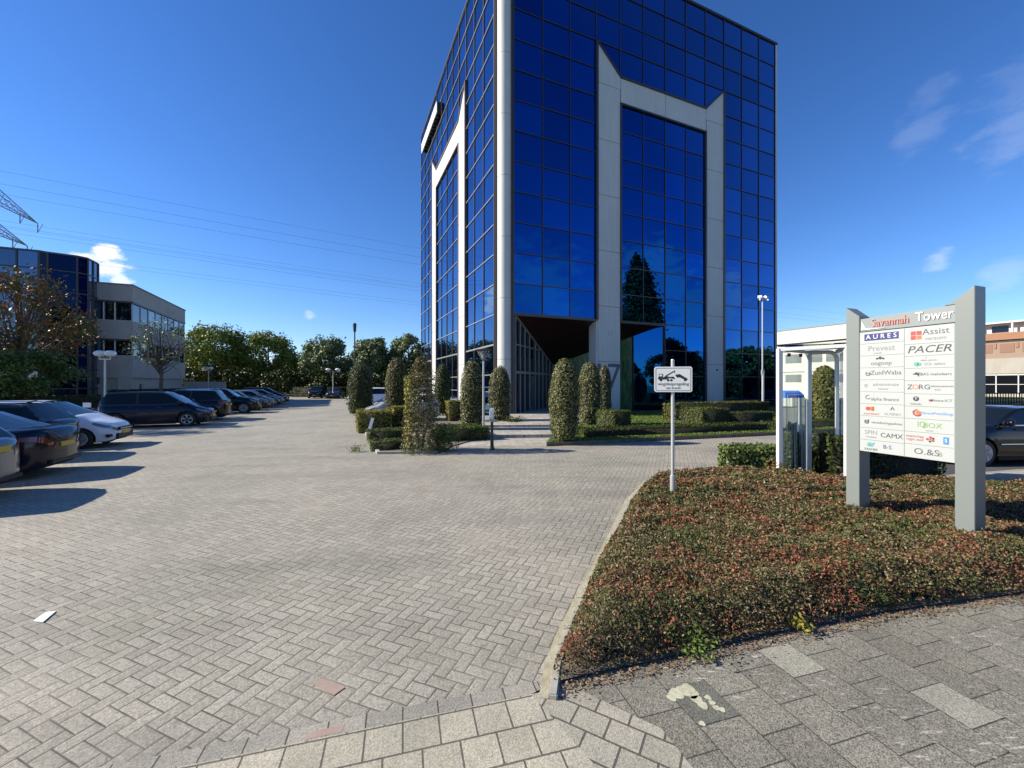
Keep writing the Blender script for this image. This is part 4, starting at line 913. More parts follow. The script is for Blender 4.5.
# trees and buildings to the right and behind, out of frame, that the tower glass mirrors
P0 = Vector((.09, 24.4, 0))
def mirrored(u, zv):
    v = PX(u, zv); return v - (-E1) * 2 * (v - P0).dot(-E1)
GR = 'street trees mirrored in the tower'
tree('conifer', 'tall dark conifer mirrored in the middle panes of the tower', mirrored(640, 52), 18.4, 4.4, 'dark', 12000, .24, .05, None, clumps=80, conifer=True)
for k, (u, v, zv, w_) in enumerate([(668, 338, 60, 34), (690, 352, 62, 30), (628, 362, 66, 26), (722, 353, 64, 34), (740, 344, 66, 34), (765, 350, 66, 34), (790, 352, 64, 40), (605, 358, 70, 30)]):
    tree('street_tree', 'broad street tree mirrored low in the tower glass', mirrored(u, zv), th(v, zv), w_ / 2 / FPX * zv * 1.35, 'mid', 4600, .3, .02, GR, clumps=40)
for k in range(9):
    bush('dark_undergrowth', ['undergrowth mirrored at the foot of the tower glass'][0], mirrored(612 + k * 24, 56), 2.6, 2.0, 4.2, 'dark', 1500, .25, 'undergrowth', 'undergrowth mirrored in the tower')
for k, (x_, z_, hh__, w_) in enumerate([(-9, -27, 7.5, 3.0), (-15, -30, 9.0, 3.6), (-21, -26, 7.0, 3.0), (-27, -31, 9.5, 4.0), (-4, -31, 8.0, 3.4)]):
    tree('street_tree', 'street tree behind the photographer, mirrored beside the green marble', Vector((x_, z_, 0)), hh__, w_, 'mid', 2600, .3, .1, 'street trees behind the photographer', clumps=34)
mb_ = thing('low_office', 'low pale office across the road, mirrored beside the conifer', 'office building', mirrored(640, 72), TH)
b = MB(); b.box(-12, 14, -6, 0, 0, 7.0); b.build('wall', WHT, mb_)
for k in range(10):
    for z in (1.2, 4.4): b = MB(); b.box(-11.6 + k * 2.6, -9.6 + k * 2.6, 0, .05, z, z + 1.4); b.build('window', DARKG, mb_)

# ground cover of the sign bed
n = 800000; P = rng.uniform([.25, 2.6], [11.3, 8.8], (n, 2)); P = P[inpoly(P, BED)]
d = distpoly(P, BED); den = np.clip((3.4 / P[:, 1]) ** 1.25, .25, 1.0); k = rng.uniform(size=len(P)) < den; P, d = P[k], d[k]
hh = .27 * np.clip(d / .24, .0, 1) ** .55 + .045 * vnoise(P, 2.2, 1) + .04 * vnoise(P, 6, 2) + .03 * vnoise(P, 17, 3) + .012 * vnoise(P, 40, 4)
hh = np.maximum(hh, .05); dep = rng.uniform(0, 1, len(P)) ** 2.2 * np.minimum(.13, hh * .8)
sprout = (rng.uniform(size=len(P)) < .03) * rng.uniform(0, .05, len(P))
P3 = np.c_[P, .03 + hh - dep + sprout]; size = .0098 + .0024 * (P[:, 1] - 2.6)
o = leaves('ground_cover', P3, np.tile([-.25, -.35, .8], (len(P3), 1)), size, MATS['ground_cover_leaf'], jitter=.85, aspect=.55); tag(o, 'dense low cotoneaster with small green, brown and red leaves filling the bed', 'ground cover', kind='stuff')
gx, gy = np.meshgrid(np.arange(.2, 11.4, .11), np.arange(2.6, 8.9, .11)); Q = np.c_[gx.ravel(), gy.ravel()]; ins_ = inpoly(Q, BED); dq = distpoly(Q, BED)
hq = np.where(ins_, .27 * np.clip(dq / .24, 0, 1) ** .55 * 1.0 - .11 + .045 * vnoise(Q, 2.2, 1) + .04 * vnoise(Q, 6, 2), -.06)
nx_, ny_ = gx.shape[1], gx.shape[0]; fs = [(j * nx_ + i, j * nx_ + i + 1, (j + 1) * nx_ + i + 1, (j + 1) * nx_ + i) for j in range(ny_ - 1) for i in range(nx_ - 1) if (ins_[j * nx_ + i] and ins_[(j + 1) * nx_ + i + 1] and ins_[j * nx_ + i + 1] and ins_[(j + 1) * nx_ + i])]
b = MB(); b.v = [(x, y, .03 + z) for (x, y), z in zip(Q, hq)]; b.f = fs
me = bpy.data.meshes.new('ground_cover_twigs'); me.from_pydata(b.v, [], b.f); me.update(); me.shade_smooth()
o = link('ground_cover_twigs', me, plainmat('twig_mat', (.035, .032, .016), (.085, .07, .04), 14, .95, 1, .03, 60)); tag(o, 'brown twiggy layer beneath the small leaves of the bed', 'ground cover', kind='stuff')
# twigs poking out, dry litter along the edge, one pale weed tuft
b = MB(); idx = rng.choice(len(P3), 1500, replace=False)
for i in idx:
    p = Vector(P3[i]); 
    if p.y > 6.2: continue
    q = p + Vector((random.gauss(0, .05), random.gauss(0, .05), random.uniform(.005, .05))); b.bar(p - (q - p) * .6, q, .0025)
o = b.build('ground_cover_twigs', MATS['twig_mat']); tag(o, 'bare twig ends sticking out of the bed', 'ground cover', kind='stuff')
edge = [Vector(p).to_3d() if len(p) == 3 else Vector((p[0], p[1], 0)) for p in BED[:7]]
LP = []
for i in range(len(edge) - 1):
    L_ = (edge[i + 1] - edge[i]).length
    for _ in range(int(L_ * 520)): p = edge[i].lerp(edge[i + 1], random.random()); LP.append((p.x + random.gauss(.01, .04), p.y + random.gauss(-.035, .05), .014 + random.random() * .012))
LP = np.array(LP); o = leaves('leaf_litter', LP, np.tile([0, 0, 1.], (len(LP), 1)), .010, LM['dry'], jitter=.35); tag(o, 'dry leaves and crumbs lying along the edge of the pavement', 'leaf litter', kind='stuff')
def tuft(c, m, n, r, sz, label):
    P = np.c_[rng.normal(size=(n, 2)) * r, np.abs(rng.normal(size=n)) * r * .9]; o = leaves('weed_tuft', P, np.tile([0, -.5, .8], (n, 1)), sz, LM[m], None, jitter=.7, loc=c); return tag(o, label, 'weed', kind='stuff')
tuft(Vector((2.33, 3.28, .05)), 'yellow', 120, .04, .016, 'pale yellow weed tuft at the front edge of the bed')
tuft(Vector((2.75, 3.75, .27)), 'grass', 110, .04, .016, 'bright green sprig among the red leaves')
tuft(Vector((1.36, 2.98, .03)), 'grass', 260, .08, .012, 'small patch of grass at the foot of the bed edge')
tuft(Vector((-4.6, 12.0, .02)), 'grass', 260, .10, .02, 'yellowish grass tuft at the front corner of the shrub bed')
# ------------------------------------------------------------------ cars
TYRE = mat('tyre_rubber', (.018, .018, .018), .8); RIM = mat('alloy_rim', (.42, .42, .43), .3, metal=.15)
CGL = mat('car_glass', (.006, .008, .010), .03, spec=.28); CHR = mat('car_chrome', (.7, .7, .7), .12, metal=1)
BLK = mat('black_plastic', (.015, .015, .016), .55); UND = mat('underbody', (.01, .01, .01), .9)
HLG = mat('headlamp_glass', (.09, .11, .14), .05, spec=.9, coat=1); TLG = mat('tail_lamp_red', (.16, .006, .010), .12, coat=1); PLT = mat('yellow_plate', (.55, .37, .03), .5)
def paint(name, c, m=.4): return mat('paint_' + name, c, .18, metal=m * .5, coat=.22, spec=.35)
KIND = {
 # L, W, H, belt front, belt rear, hood z at nose, cowl x, roof front x, roof rear x, rear glass base x, tail z (trunk), wheelbase, wheel r
 'hatch': dict(L=3.97, W=1.72, H=1.46, nose=.72, cowl=1.02, tail=.98, xc=1.02, xrf=.18, xrr=-1.55, xrb=-1.86, wb=2.47, r=.31, fo=.80),
 'sedan': dict(L=4.75, W=1.84, H=1.40, nose=.70, cowl=.98, tail=1.02, xc=1.02, xrf=.12, xrr=-1.0, xrb=-1.72, wb=2.8, r=.33, fo=.9),
 'estate': dict(L=4.75, W=1.85, H=1.47, nose=.72, cowl=1.0, tail=1.0, xc=1.05, xrf=.2, xrr=-1.75, xrb=-2.2, wb=2.8, r=.33, fo=.9),
 'mpv': dict(L=4.25, W=1.82, H=1.62, nose=.78, cowl=1.08, tail=1.04, xc=1.22, xrf=.28, xrr=-1.72, xrb=-2.04, wb=2.62, r=.34, fo=.86),
 'suv': dict(L=4.5, W=1.86, H=1.66, nose=.88, cowl=1.12, tail=1.10, xc=1.0, xrf=.22, xrr=-1.65, xrb=-2.05, wb=2.65, r=.36, fo=.88),
}
def make_car(kind, pm, label, group, detail=True, roofrail=False, dark_b=False, chrome=False):
    K = KIND[kind]; L, W_, H_ = K['L'], K['W'], K['H']; hL = L / 2; xf = hL - K['fo']; xr = xf - K['wb']; r = K['r']
    root = thing('parked_car', label, 'car', (0, 0, 0), 0, group)
    def lerp(pts, x):
        for (a, va), (c, vc) in zip(pts[:-1], pts[1:]):
            if x <= c: f = (x - a) / (c - a + 1e-9); f = f * f * (3 - 2 * f) * .5 + f * .5; return va + (vc - va) * f
        return pts[-1][1]
    top_pts = [(-hL, .72 if kind == 'sedan' else .78), (-hL + .05, K['tail'] * .93), (-hL + .16, K['tail']), (K['xrb'], K['tail'] + .0), (0, (K['tail'] + K['cowl']) / 2 - .03), (K['xc'], K['cowl']), (hL - .55, K['nose'] + .12), (hL - .16, K['nose']), (hL - .04, K['nose'] - .12), (hL, K['nose'] - .22)]
    def wid(x):
        t_ = abs(x) / hL; return W_ / 2 * max(0, (1 - t_ ** (9 if x > 0 else 14))) ** (1 / 2.7) * (1 - .02 * t_)
    def low(x):
        z = .20 + .10 * max(0, (abs(x) / hL - .85) / .15) ** 2
        for xw in (xf, xr):
            d_ = abs(x - xw)
            if d_ < r + .055: z = max(z, r + math.sqrt((r + .055) ** 2 - d_ ** 2) * .98)
        return z
    def ring(x):
        w, zl, zt = wid(x), low(x), lerp(top_pts, x); zc = .2
        def at(f): return max(zl, zc + (zt - zc) * f)
        return [(w * .955, zl), (w * .99, at(.30)), (w, at(.52)), (w * .985, at(.72)), (w * .965, at(.80)), (w * .93, at(.95)), (w * .86, zt + .012), (w * .5, zt + .030), (0, zt + .038)]
    xs = sorted(set([round(-hL * math.cos(math.pi * k / 26), 4) for k in range(27)] + [round(xw + s_ * (r + .056) * q, 4) for xw in (xf, xr) for s_ in (-1, 1) for q in (1.0, .96, .85, .65, .35, 0)] + [-hL + .02, hL - .02]))
    xs = [x for i, x in enumerate(xs) if i == 0 or x - xs[i - 1] > .004]
    def lat(x, f):   # surface point for ring position f in [0,8], side +1
        rr = ring(x); i = min(int(f), 7); g_ = f - i; return Vector((x, rr[i][0] * (1 - g_) + rr[i + 1][0] * g_, rr[i][1] * (1 - g_) + rr[i + 1][1] * g_))
    vs, fs = [], []; nr = 17
    for x in xs:
        rg = ring(x); full = [(-y, z) for y, z in rg] + [(y, z) for y, z in rg[::-1][1:]]
        vs += [(x, y, z) for y, z in full]
    for i in range(len(xs) - 1):
        for k in range(nr - 1): fs.append((i * nr + k, i * nr + k + 1, (i + 1) * nr + k + 1, (i + 1) * nr + k))
    fs += [tuple(range(nr)), tuple((len(xs) - 1) * nr + k for k in range(nr))[::-1]]
    b = MB(); b.add(vs, fs)
    # greenhouse: roof panel and pillars are body paint
    zb = lambda x: lerp(top_pts, x) + .0
    gh = [(K['xrb'], 0.0), (K['xrr'], .95), (K['xrr'] + .35, 1.0), (-.2, 1.02), (K['xrf'], .985), (K['xrf'] + .12, .93), (K['xc'], 0.0)]
    gx = sorted(set([K['xrb'] + (K['xrr'] - K['xrb']) * q / 4 for q in range(5)] + [K['xrr'] + (K['xrf'] - K['xrr']) * q / 8 for q in range(9)] + [K['xrf'] + (K['xc'] - K['xrf']) * q / 6 for q in range(7)]))
    def gf(x):
        for (a, va), (c, vc) in zip(gh[:-1], gh[1:]):
            if x <= c + 1e-6: return va + (vc - va) * (x - a) / (c - a)
        return 0
    def gring(x):
        f = gf(x); z0 = zb(x) + .012; zr = z0 + (H_ - z0) * f; w0 = wid(x) * .90; w1 = w0 - (H_ - z0) * f * (.36 if kind in ('sedan', 'hatch', 'estate') else .27)
        return [(w0, z0 - .03), (w0 + (w1 - w0) * .06, z0 + (zr - z0) * .06), (w1 + .012, zr - .055 * f), (w1 - .07, zr - .005), (w1 * .5, zr + .02 * f), (0, zr + .028 * f)]
    GV = []
    for x in gx:
        rg = gring(x); GV.append([Vector((x, -y, z)) for y, z in rg] + [Vector((x, y, z)) for y, z in rg[::-1][1:]])
    pil = [K['xrb'] + .33 * (K['xrr'] - K['xrb'])]
    wind, rear, sideL, sideR = MB(), MB(), MB(), MB()
    def quad(mb, i, k): mb.add([GV[i][k], GV[i][k + 1], GV[i + 1][k + 1], GV[i + 1][k]], [(0, 1, 2, 3)])
    bpil = (K['xrf'] + K['xrr']) / 2 + .15
    for i in range(len(gx) - 1):
        xm = (gx[i] + gx[i + 1]) / 2
        for k in range(10):
            if k in (0, 9): tgt = b
            elif k in (1, 8):
                tgt = sideL if k == 8 else sideR
                if kind in ('mpv', 'suv', 'estate', 'hatch') and xm < K['xrr'] + .02: tgt = b
                if kind == 'sedan' and xm < K['xrr'] - .15: tgt = b
            elif k in (2, 7): tgt = b
            else: tgt = wind if xm > K['xrf'] + .02 else rear if xm < K['xrr'] else b
            quad(tgt, i, k)
    o = b.build('body', pm, root, smooth=True)
    for nm, mb in (('windscreen', wind), ('rear_window', rear), ('side_window', sideL), ('side_window', sideR)): 
        if mb.v: mb.build(nm, CGL, root, smooth=True)
    b = MB()
    b.box(-hL + .25, hL - .25, -W_ / 2 + .16, W_ / 2 - .16, .17, .55); b.box(-hL + .12, hL - .12, -W_ / 2 + .4, W_ / 2 - .4, .22, .45)
    for s_ in (-1, 1):
        b.box(xr + r + .08, xf - r - .08, s_ * W_ / 2 * .96 - .05, s_ * W_ / 2 * .96 + .01, .15, .24)
    b.build('underbody', UND, root)
    if detail:
        b = MB()   # pillars, sills of the windows
        for s_ in (0, 1):
            for xq in (bpil,):
                g0 = gring(xq); y0, z0 = g0[1]; y1, z1 = g0[2]; sg_ = 1 if s_ else -1
                b.bar((xq, sg_ * (y0 + .004), z0), (xq - .05, sg_ * (y1 + .006), z1), .09, .012, up=(0, 0, 1))
            # door gaps
            for xq in (xf - r - .16, bpil - .02, xr + r * .35):
                rp = [lat(xq, f) for f in (.6, 2, 4, 5.4)]
                for p, q in zip(rp[:-1], rp[1:]): b.bar((p.x, sg_ * (p.y + .001), p.z), (q.x, sg_ * (q.y + .001), q.z), .012, .006)
        b.build('door_seam', BLK, root)
    for s_ in (-1, 1):
        for xw in (xf, xr):
            y0 = s_ * (W_ / 2 - .115)
            b = MB(); b.lathe([(r * .62, -.095), (r * .93, -.10), (r, -.07), (r, .07), (r * .93, .10), (r * .62, .095)], 28, axis='y', c=(xw, y0, r)); wh = b.build('wheel', TYRE, root, smooth=True)
            b = MB(); yo = y0 + s_ * .100
            b.lathe([(.0, 0), (.045, 0), (.05, -s_ * .012)], 16, axis='y', c=(xw, yo, r)); b.lathe([(r * .58, 0), (r * .64, s_ * .012), (r * .66, 0)], 28, axis='y', c=(xw, yo, r))
            for q in range(5):
                a = 2 * math.pi * q / 5 + .3; b.bar((xw, yo, r), (xw + r * .6 * math.cos(a), yo, r + r * .6 * math.sin(a)), .05, .02, up=(0, 1, 0))
                b.bar((xw, yo, r), (xw + r * .6 * math.cos(a + .22), yo, r + r * .6 * math.sin(a + .22)), .03, .02, up=(0, 1, 0))
            b.build('rim', RIM, wh)
    def patch(name, x0, x1, f0, f1, m_, nx=8, nf=3, off=.006, sides=(-1, 1)):
        for s_ in sides:
            b = MB(); grid = [[lat(x0 + (x1 - x0) * i / nx, f0(i / nx) + (f1(i / nx) - f0(i / nx)) * j / nf) for j in range(nf + 1)] for i in range(nx + 1)]
            V_ = []
            for i in range(nx + 1):
                for j in range(nf + 1):
                    p = grid[i][j]; tx = grid[min(i + 1, nx)][j] - grid[max(i - 1, 0)][j]; tf = grid[i][min(j + 1, nf)] - grid[i][max(j - 1, 0)]
                    nrm = tx.cross(tf); nrm = nrm.normalized() if nrm.length > 0 else Vector((0, 1, 0))
                    if nrm.y < 0 and abs(nrm.y) > .02 or (abs(nrm.y) <= .02 and nrm.x * x0 < 0): nrm = -nrm
                    if nrm.x * x0 < -.2: nrm = -nrm
                    q = p + nrm * off; V_.append((q.x, s_ * q.y, q.z))
            b.add(V_, [(i * (nf + 1) + j, i * (nf + 1) + j + 1, (i + 1) * (nf + 1) + j + 1, (i + 1) * (nf + 1) + j) for i in range(nx) for j in range(nf)])
            b.build(name, m_, root, smooth=True)
    patch('headlight', hL - .52, hL - .035, lambda f: 4.3 - .9 * f, lambda f: 5.0 + .0 * f, HLG)
    tf = {'hatch': (3.2, 5.6), 'estate': (3.6, 5.4), 'mpv': (3.0, 5.6), 'suv': (3.4, 5.4), 'sedan': (2.8, 4.3)}[kind]
    patch('tail_light', -hL + (.42 if kind != 'mpv' else .22), -hL + .02, lambda f: tf[0] + .9 * (1 - f) * .6, lambda f: tf[1], TLG)
    b = MB(); zn = K['nose']
    b.box(hL - .06, hL + .008, -.42, .42, zn - .20, zn - .10); b.box(hL - .08, hL + .006, -.50, .50, .26, .42)
    for s_ in (-1, 1): b.box(hL - .20, hL - .10, s_ * .70 - .1, s_ * .70 + .1, .33, .42)
    b.build('grille', BLK, root, bevel=.01)
    b = MB(); b.box(hL - .02, hL + .016, -.40, .40, zn - .155, zn - .14); b.lathe([(0, 0), (.045, 0)], 12, c=(0, 0, 0)) if False else None; b.build('grille_bar', CHR, root)
    b = MB(); b.box(-hL - .008, -hL + .06, -.55, .55, .28, .36); b.build('rear_valance', BLK, root, bevel=.01)
    zp = .80 if kind != 'sedan' else .62
    for x0_, z_ in ((hL + .012, .40), (-hL - .012, zp)):
        b = MB(); sgn = 1 if x0_ > 0 else -1; b.box(min(x0_, x0_ - sgn * .05), max(x0_, x0_ - sgn * .05) + 0, -.24, .24, z_, z_ + .10); b.build('number_plate', PLT, root)
    for s_ in (-1, 1):
        b = MB(); p = lat(K['xc'] - .22, 5.6); b.lathe([(0, -.09), (.075, -.06), (.09, 0), (.075, .06), (0, .09)], 12, axis='y', c=(p.x, s_ * (p.y + .12), p.z + .09)); b.bar((p.x, s_ * (p.y - .03), p.z), (p.x, s_ * (p.y + .08), p.z + .05), .04); b.build('mirror', pm if not dark_b else BLK, root, smooth=True)
    if detail:
        for s_ in (-1, 1):
            b = MB()
            for xq in (bpil - .22, bpil + .78): 
                p = lat(xq, 4.6); b.box(xq - .1, xq + .1, s_ * (p.y + .012) - .012, s_ * (p.y + .012) + .012, p.z - .012, p.z + .012)
            b.build('door_handle', CHR if roofrail else pm, root)
    if roofrail:
        for s_ in (-1, 1):
            b = MB(); pts = []
            for q in range(9):
                x = K['xrr'] + .05 + (K['xrf'] - K['xrr'] - .15) * q / 8; g0 = gring(x); pts.append((x, s_ * (g0[3][0] + .0), g0[3][1] + (.045 if 0 < q < 8 else .0)))
            b.tube(pts, .014, 6); b.build('roof_rail', CHR, root)
    if chrome:
        for s_ in (-1, 1):
            b = MB()
            for (fa, x0_, x1_) in ((5.85, K['xrb'] + .25, K['xc'] - .1), (1.6, xr + r + .1, xf - r - .1)):
                n_ = 10; pts = [lat(x0_ + (x1_ - x0_) * q / n_, fa) for q in range(n_ + 1)]; b.tube([(p.x, s_ * (p.y + .012), p.z + .004) for p in pts], .014, 6)
            b.build('trim_strip', CHR, root)
    # roof spoiler / aerial
    b = MB(); b.tube([(K['xrr'] + .25, 0, H_ + .02), (K['xrr'] + .12, 0, H_ + .07), (K['xrr'] + .05, 0, H_ + .08)], [.03, .018, .008], 6); b.build('aerial', BLK, root)
    return root
def copy_tree(o, parent=None):
    c = o.copy(); COL.objects.link(c)
    if parent: c.parent = parent
    for ch in list(o.children): copy_tree(ch, c)
    return c
def place(root, p, ang): root.location = (p.x, p.y, 0); root.rotation_euler = (0, 0, ang)
def nose_at(root, kind, p, out=True):
    """front (out) or rear end of the car at ground point p, car parked along E2"""
    c = p - E2 * (KIND[kind]['L'] / 2); place(root, c, TH if out else TH + math.pi)
GP = 'cars parked in the left row'
BLU = paint('midnight', (.004, .006, .018), .1); BLKP = paint('black', (.003, .0035, .005), .1); WHP = paint('white', (.62, .65, .70), 0); SIL = paint('silver', (.42, .43, .44), .7); DGR = paint('graphite', (.012, .014, .018), .2); GRY = paint('grey', (.16, .17, .18), .6)
nose_at(make_car('estate', GRY, 'grey car of which only the tail corner shows at the left edge', GP), 'estate', Vector((-8.95, 7.12, 0)), False)
nose_at(make_car('sedan', BLU, 'midnight blue saloon with a yellow plate, tail outwards, nearest at left', GP), 'sedan', Vector((-10.1, 9.25, 0)), False)
nose_at(make_car('estate', BLKP, 'dark estate with silver roof rails parked left of the white hatchback', GP, roofrail=True), 'estate', Vector((-12.3, 11.35, 0)), False)
nose_at(make_car('hatch', WHP, 'white hatchback parked nose outwards', GP, dark_b=True), 'hatch', Vector((-12.8, 13.5, 0)), True)
mpv = make_car('mpv', BLU, 'long dark people carrier parked alone nose outwards', GP); nose_at(mpv, 'mpv', Vector((-14.85, 20.3, 0)), True)
suv = make_car('suv', BLKP, 'black sport utility car with tail outwards right behind the people carrier', GP, roofrail=True); nose_at(suv, 'suv', Vector((-16.1, 23.3, 0)), False)
est = copy_tree(suv); est['label'] = 'dark sport utility car in the middle of the left row, nose outwards'; nose_at(est, 'suv', Vector((-17.9, 29.0, 0)), True)
dark2 = make_car('estate', DGR, 'graphite estate third from the far end of the left row', GP, detail=False); nose_at(dark2, 'estate', Vector((-18.9, 31.8, 0)), True)
sil2 = make_car('hatch', GRY, 'grey hatchback second from the far end of the left row', GP, detail=False); nose_at(sil2, 'hatch', Vector((-19.9, 34.3, 0)), True)
for k, (src, kd, lab, p) in enumerate([(dark2, 'estate', 'dark estate near the far end of the left row', (-20.9, 36.8)), (sil2, 'hatch', 'small grey car next to last in the left row', (-21.9, 39.2)), (mpv, 'mpv', 'dark people carrier at the far end of the left row', (-22.9, 41.8))]):
    c = copy_tree(src); c['label'] = lab; nose_at(c, kd, Vector((*p, 0)), True)
GF = 'cars at the far end of the lane'
f1 = copy_tree(suv); f1['label'] = 'dark car at the lane end, left of its neighbour with bright lamps'; f1['group'] = GF; place(f1, PX(318, 58), R(-90) + TH * .5)
f2 = copy_tree(dark2); f2['label'] = 'graphite car at the lane end below the double globe lamp'; f2['group'] = GF; place(f2, PX(335.5, 57), R(-90) + TH * .5)
GRR = 'cars parked behind the shrub bed'
s1 = make_car('hatch', SIL, 'silver hatchback half hidden between two topiaries', GRR); c0 = PX(374, 21.6); place(s1, c0 + E2 * 1.45, TH + math.pi)
w1 = make_car('suv', WHP, 'white car just visible left of the darkest topiary', GRR); place(w1, PX(346, 35) + E2 * 2.25, TH + math.pi)
d1 = copy_tree(mpv); d1['label'] = 'dark car with a pale roof line behind the silver hatchback'; d1['group'] = GRR; place(d1, PX(368, 27.5) + E2 * 2.4, TH + math.pi)
rc = make_car('sedan', BLKP, 'glossy black saloon on the road behind the company sign', None, chrome=True); place(rc, Vector((12.75, 10.85, 0)), math.pi + R(6))
# chrome line along the windows of the black saloon
# ------------------------------------------------------------------ lamps and posts
LWH = mat('lamp_globe', (.75, .76, .74), .35); PST = mat('galvanised_post', (.48, .49, .49), .4, metal=.5); DRK = mat('dark_post', (.03, .035, .035), .5); WPT = mat('white_powder_coat', (.74, .75, .74), .35)
def globe_lamp(label, c, h, post_m=PST, s=1.0, arm=.30):
    t_ = thing('street_lamp', label, 'street lamp', c, 0, 'twin globe lamps')
    b = MB(); b.tube([(0, 0, 0), (0, 0, 1.0), (0, 0, h - .45)], [.07, .055, .045], 12); b.bar((-arm * s, 0, h - .45), (arm * s, 0, h - .45), .05)
    for q in (-1, 1): b.tube([(q * arm * s, 0, h - .47), (q * arm * s, 0, h - .28)], .035, 8)
    b.build('post', post_m, t_)
    for q in (-1, 1): b = MB(); b.lathe([(0, -.17), (.16, -.15), (.25, -.06), (.27, 0), (.25, .07), (.14, .15), (0, .17)], 20, c=(q * arm * s, 0, h - .14)); b.build('globe', LWH, t_, smooth=True)
    return t_
globe_lamp('twin globe lamp in front of the grey office pilaster', PX(105, 22.5), th(351, 22.5))
globe_lamp('small twin globe lamp at the far end of the lane', PX(333, 56), th(368.5, 56), s=1.6, arm=.33).scale = (1.25, 1.25, 1)
globe_lamp('twin globe lamp among the trees left of the lane', PX(208.5, 52), th(367, 52))
t_ = thing('lamp_mast', 'tall thin dark lamp mast rising beside the darkest topiary', 'lamp mast', PX(354.7, 38), 0)
hh_ = th(323, 38); b = MB(); b.tube([(0, 0, 0), (0, 0, hh_ - .9)], [.09, .06], 10); b.build('post', DRK, t_); b = MB(); b.lathe([(.05, hh_ - .9), (.13, hh_ - .75), (.17, hh_ - .1), (.1, hh_), (0, hh_ + .02)], 14); b.build('lamp_head', DRK, t_)
t_ = thing('lamp_mast', 'tall white mast with twin floodlights before the right part of the tower', 'lamp mast', PX(763, 23.5), 0)
hh_ = th(297, 23.5); b = MB(); b.tube([(0, 0, 0), (0, 0, hh_ * .38), (-.03, 0, hh_ * .381), (-.03, 0, hh_)], [.075, .075, .045, .035], 12); b.build('post', PST, t_)
b = MB(); b.box(-.08, .05, -.06, .06, hh_ * .36, hh_ * .40); b.build('clamp', PST, t_)
for q in (-1, 1):
    M_ = Matrix.Translation((q * .18 - .03, -.05, hh_ - .02)) @ Matrix.Rotation(q * .5, 4, 'Z') @ Matrix.Rotation(R(-35), 4, 'X'); b = MB(); b.box(-.11, .11, -.07, .07, -.1, .08, M_); b.box(-.03, .03, -.02, .1, -.25, -.08, M_); b.build('floodlight', WPT, t_, bevel=.01)
b = MB(); b.bar((-.24, 0, hh_ - .12), (.18, 0, hh_ - .12), .05); b.build('bracket', WPT, t_)
# lantern with a tapering head and the small bollard light before it
t_ = thing('street_lantern', 'park lantern with funnel-shaped glass head between two topiaries', 'street lamp', PX(483.5, 15), 0)
h_ = th(349, 15); b = MB(); b.tube([(0, 0, 0), (0, 0, h_ - .42)], [.045, .035], 12); b.build('post', PST, t_)
b = MB()
for q in range(4): a = math.pi / 4 + q * math.pi / 2; b.bar((.06 * math.cos(a), .06 * math.sin(a), h_ - .42), (.27 * math.cos(a), .27 * math.sin(a), h_ - .06), .018)
for r_, z in ((.06, h_ - .42), (.27, h_ - .06)):
    for q in range(4): a, c_ = math.pi / 4 + q * math.pi / 2, math.pi / 4 + (q + 1) * math.pi / 2; b.bar((r_ * math.cos(a), r_ * math.sin(a), z), (r_ * math.cos(c_), r_ * math.sin(c_), z), .022)
b.build('lantern_frame', DRK, t_)
LGL = mat('lantern_glass', (.45, .48, .5), .15); LGL.node_tree.nodes['Principled BSDF'].inputs['Transmission Weight'].default_value = .7
b = MB(); b.lathe([(.065, h_ - .41), (.245, h_ - .07)], 4, c=(0, 0, 0)); b.build('lantern_glass', LGL, t_)
b = MB(); b.lathe([(.27, h_ - .05), (.30, h_ - .03), (.05, h_ + .02), (0, h_ + .03)], 24); b.build('lantern_cap', DRK, t_); b = MB(); b.lathe([(0, h_ - .38), (.05, h_ - .34), (.05, h_ - .2), (0, h_ - .16)], 12); b.build('bulb', LWH, t_)
t_ = thing('bollard_light', 'low path light with black flared post and round plate before the lantern', 'bollard', PX(492, 12.4), 0)
b = MB(); b.lathe([(.085, 0), (.085, .04), (.055, .10), (.042, .5), (.042, .84), (0, .84)], 16); b.build('post', DRK, t_)
b = MB(); b.lathe([(.05, .84), (.20, .86), (.20, .90), (.06, .93), (0, .93)], 24); b.build('lamp_plate', mat('pale_green_metal', (.30, .33, .25), .5), t_)
b = MB(); b.box(-.17, -.03, -.03, .03, .92, 1.26, Matrix.Rotation(.08, 4, 'Y')); b.build('lamp_head', WPT, t_, bevel=.02)
t_ = thing('marker_board', 'small white leaning marker board among the low hedges of the shrub bed', 'marker', PX(371, 13.6), 0)
b = MB(); b.bar((-.05, 0, .5), (.06, 0, .86), .10, .02, up=(0, 1, 0)); b.build('board', WPT, t_); b = MB(); b.tube([(.06, .02, 0), (.06, .02, .7)], .012, 6); b.build('stake', DRK, t_)
t_ = thing('parking_sign', 'small white reserved-place plate on a post behind the dark estate', 'sign', PX(87, 20), 0)
b = MB(); b.box(-.2, .2, -.01, .01, .85, 1.08); b.build('plate', WPT, t_); b = MB(); b.tube([(0, .02, 0), (0, .02, .95)], .02, 8); b.build('post', DRK, t_)

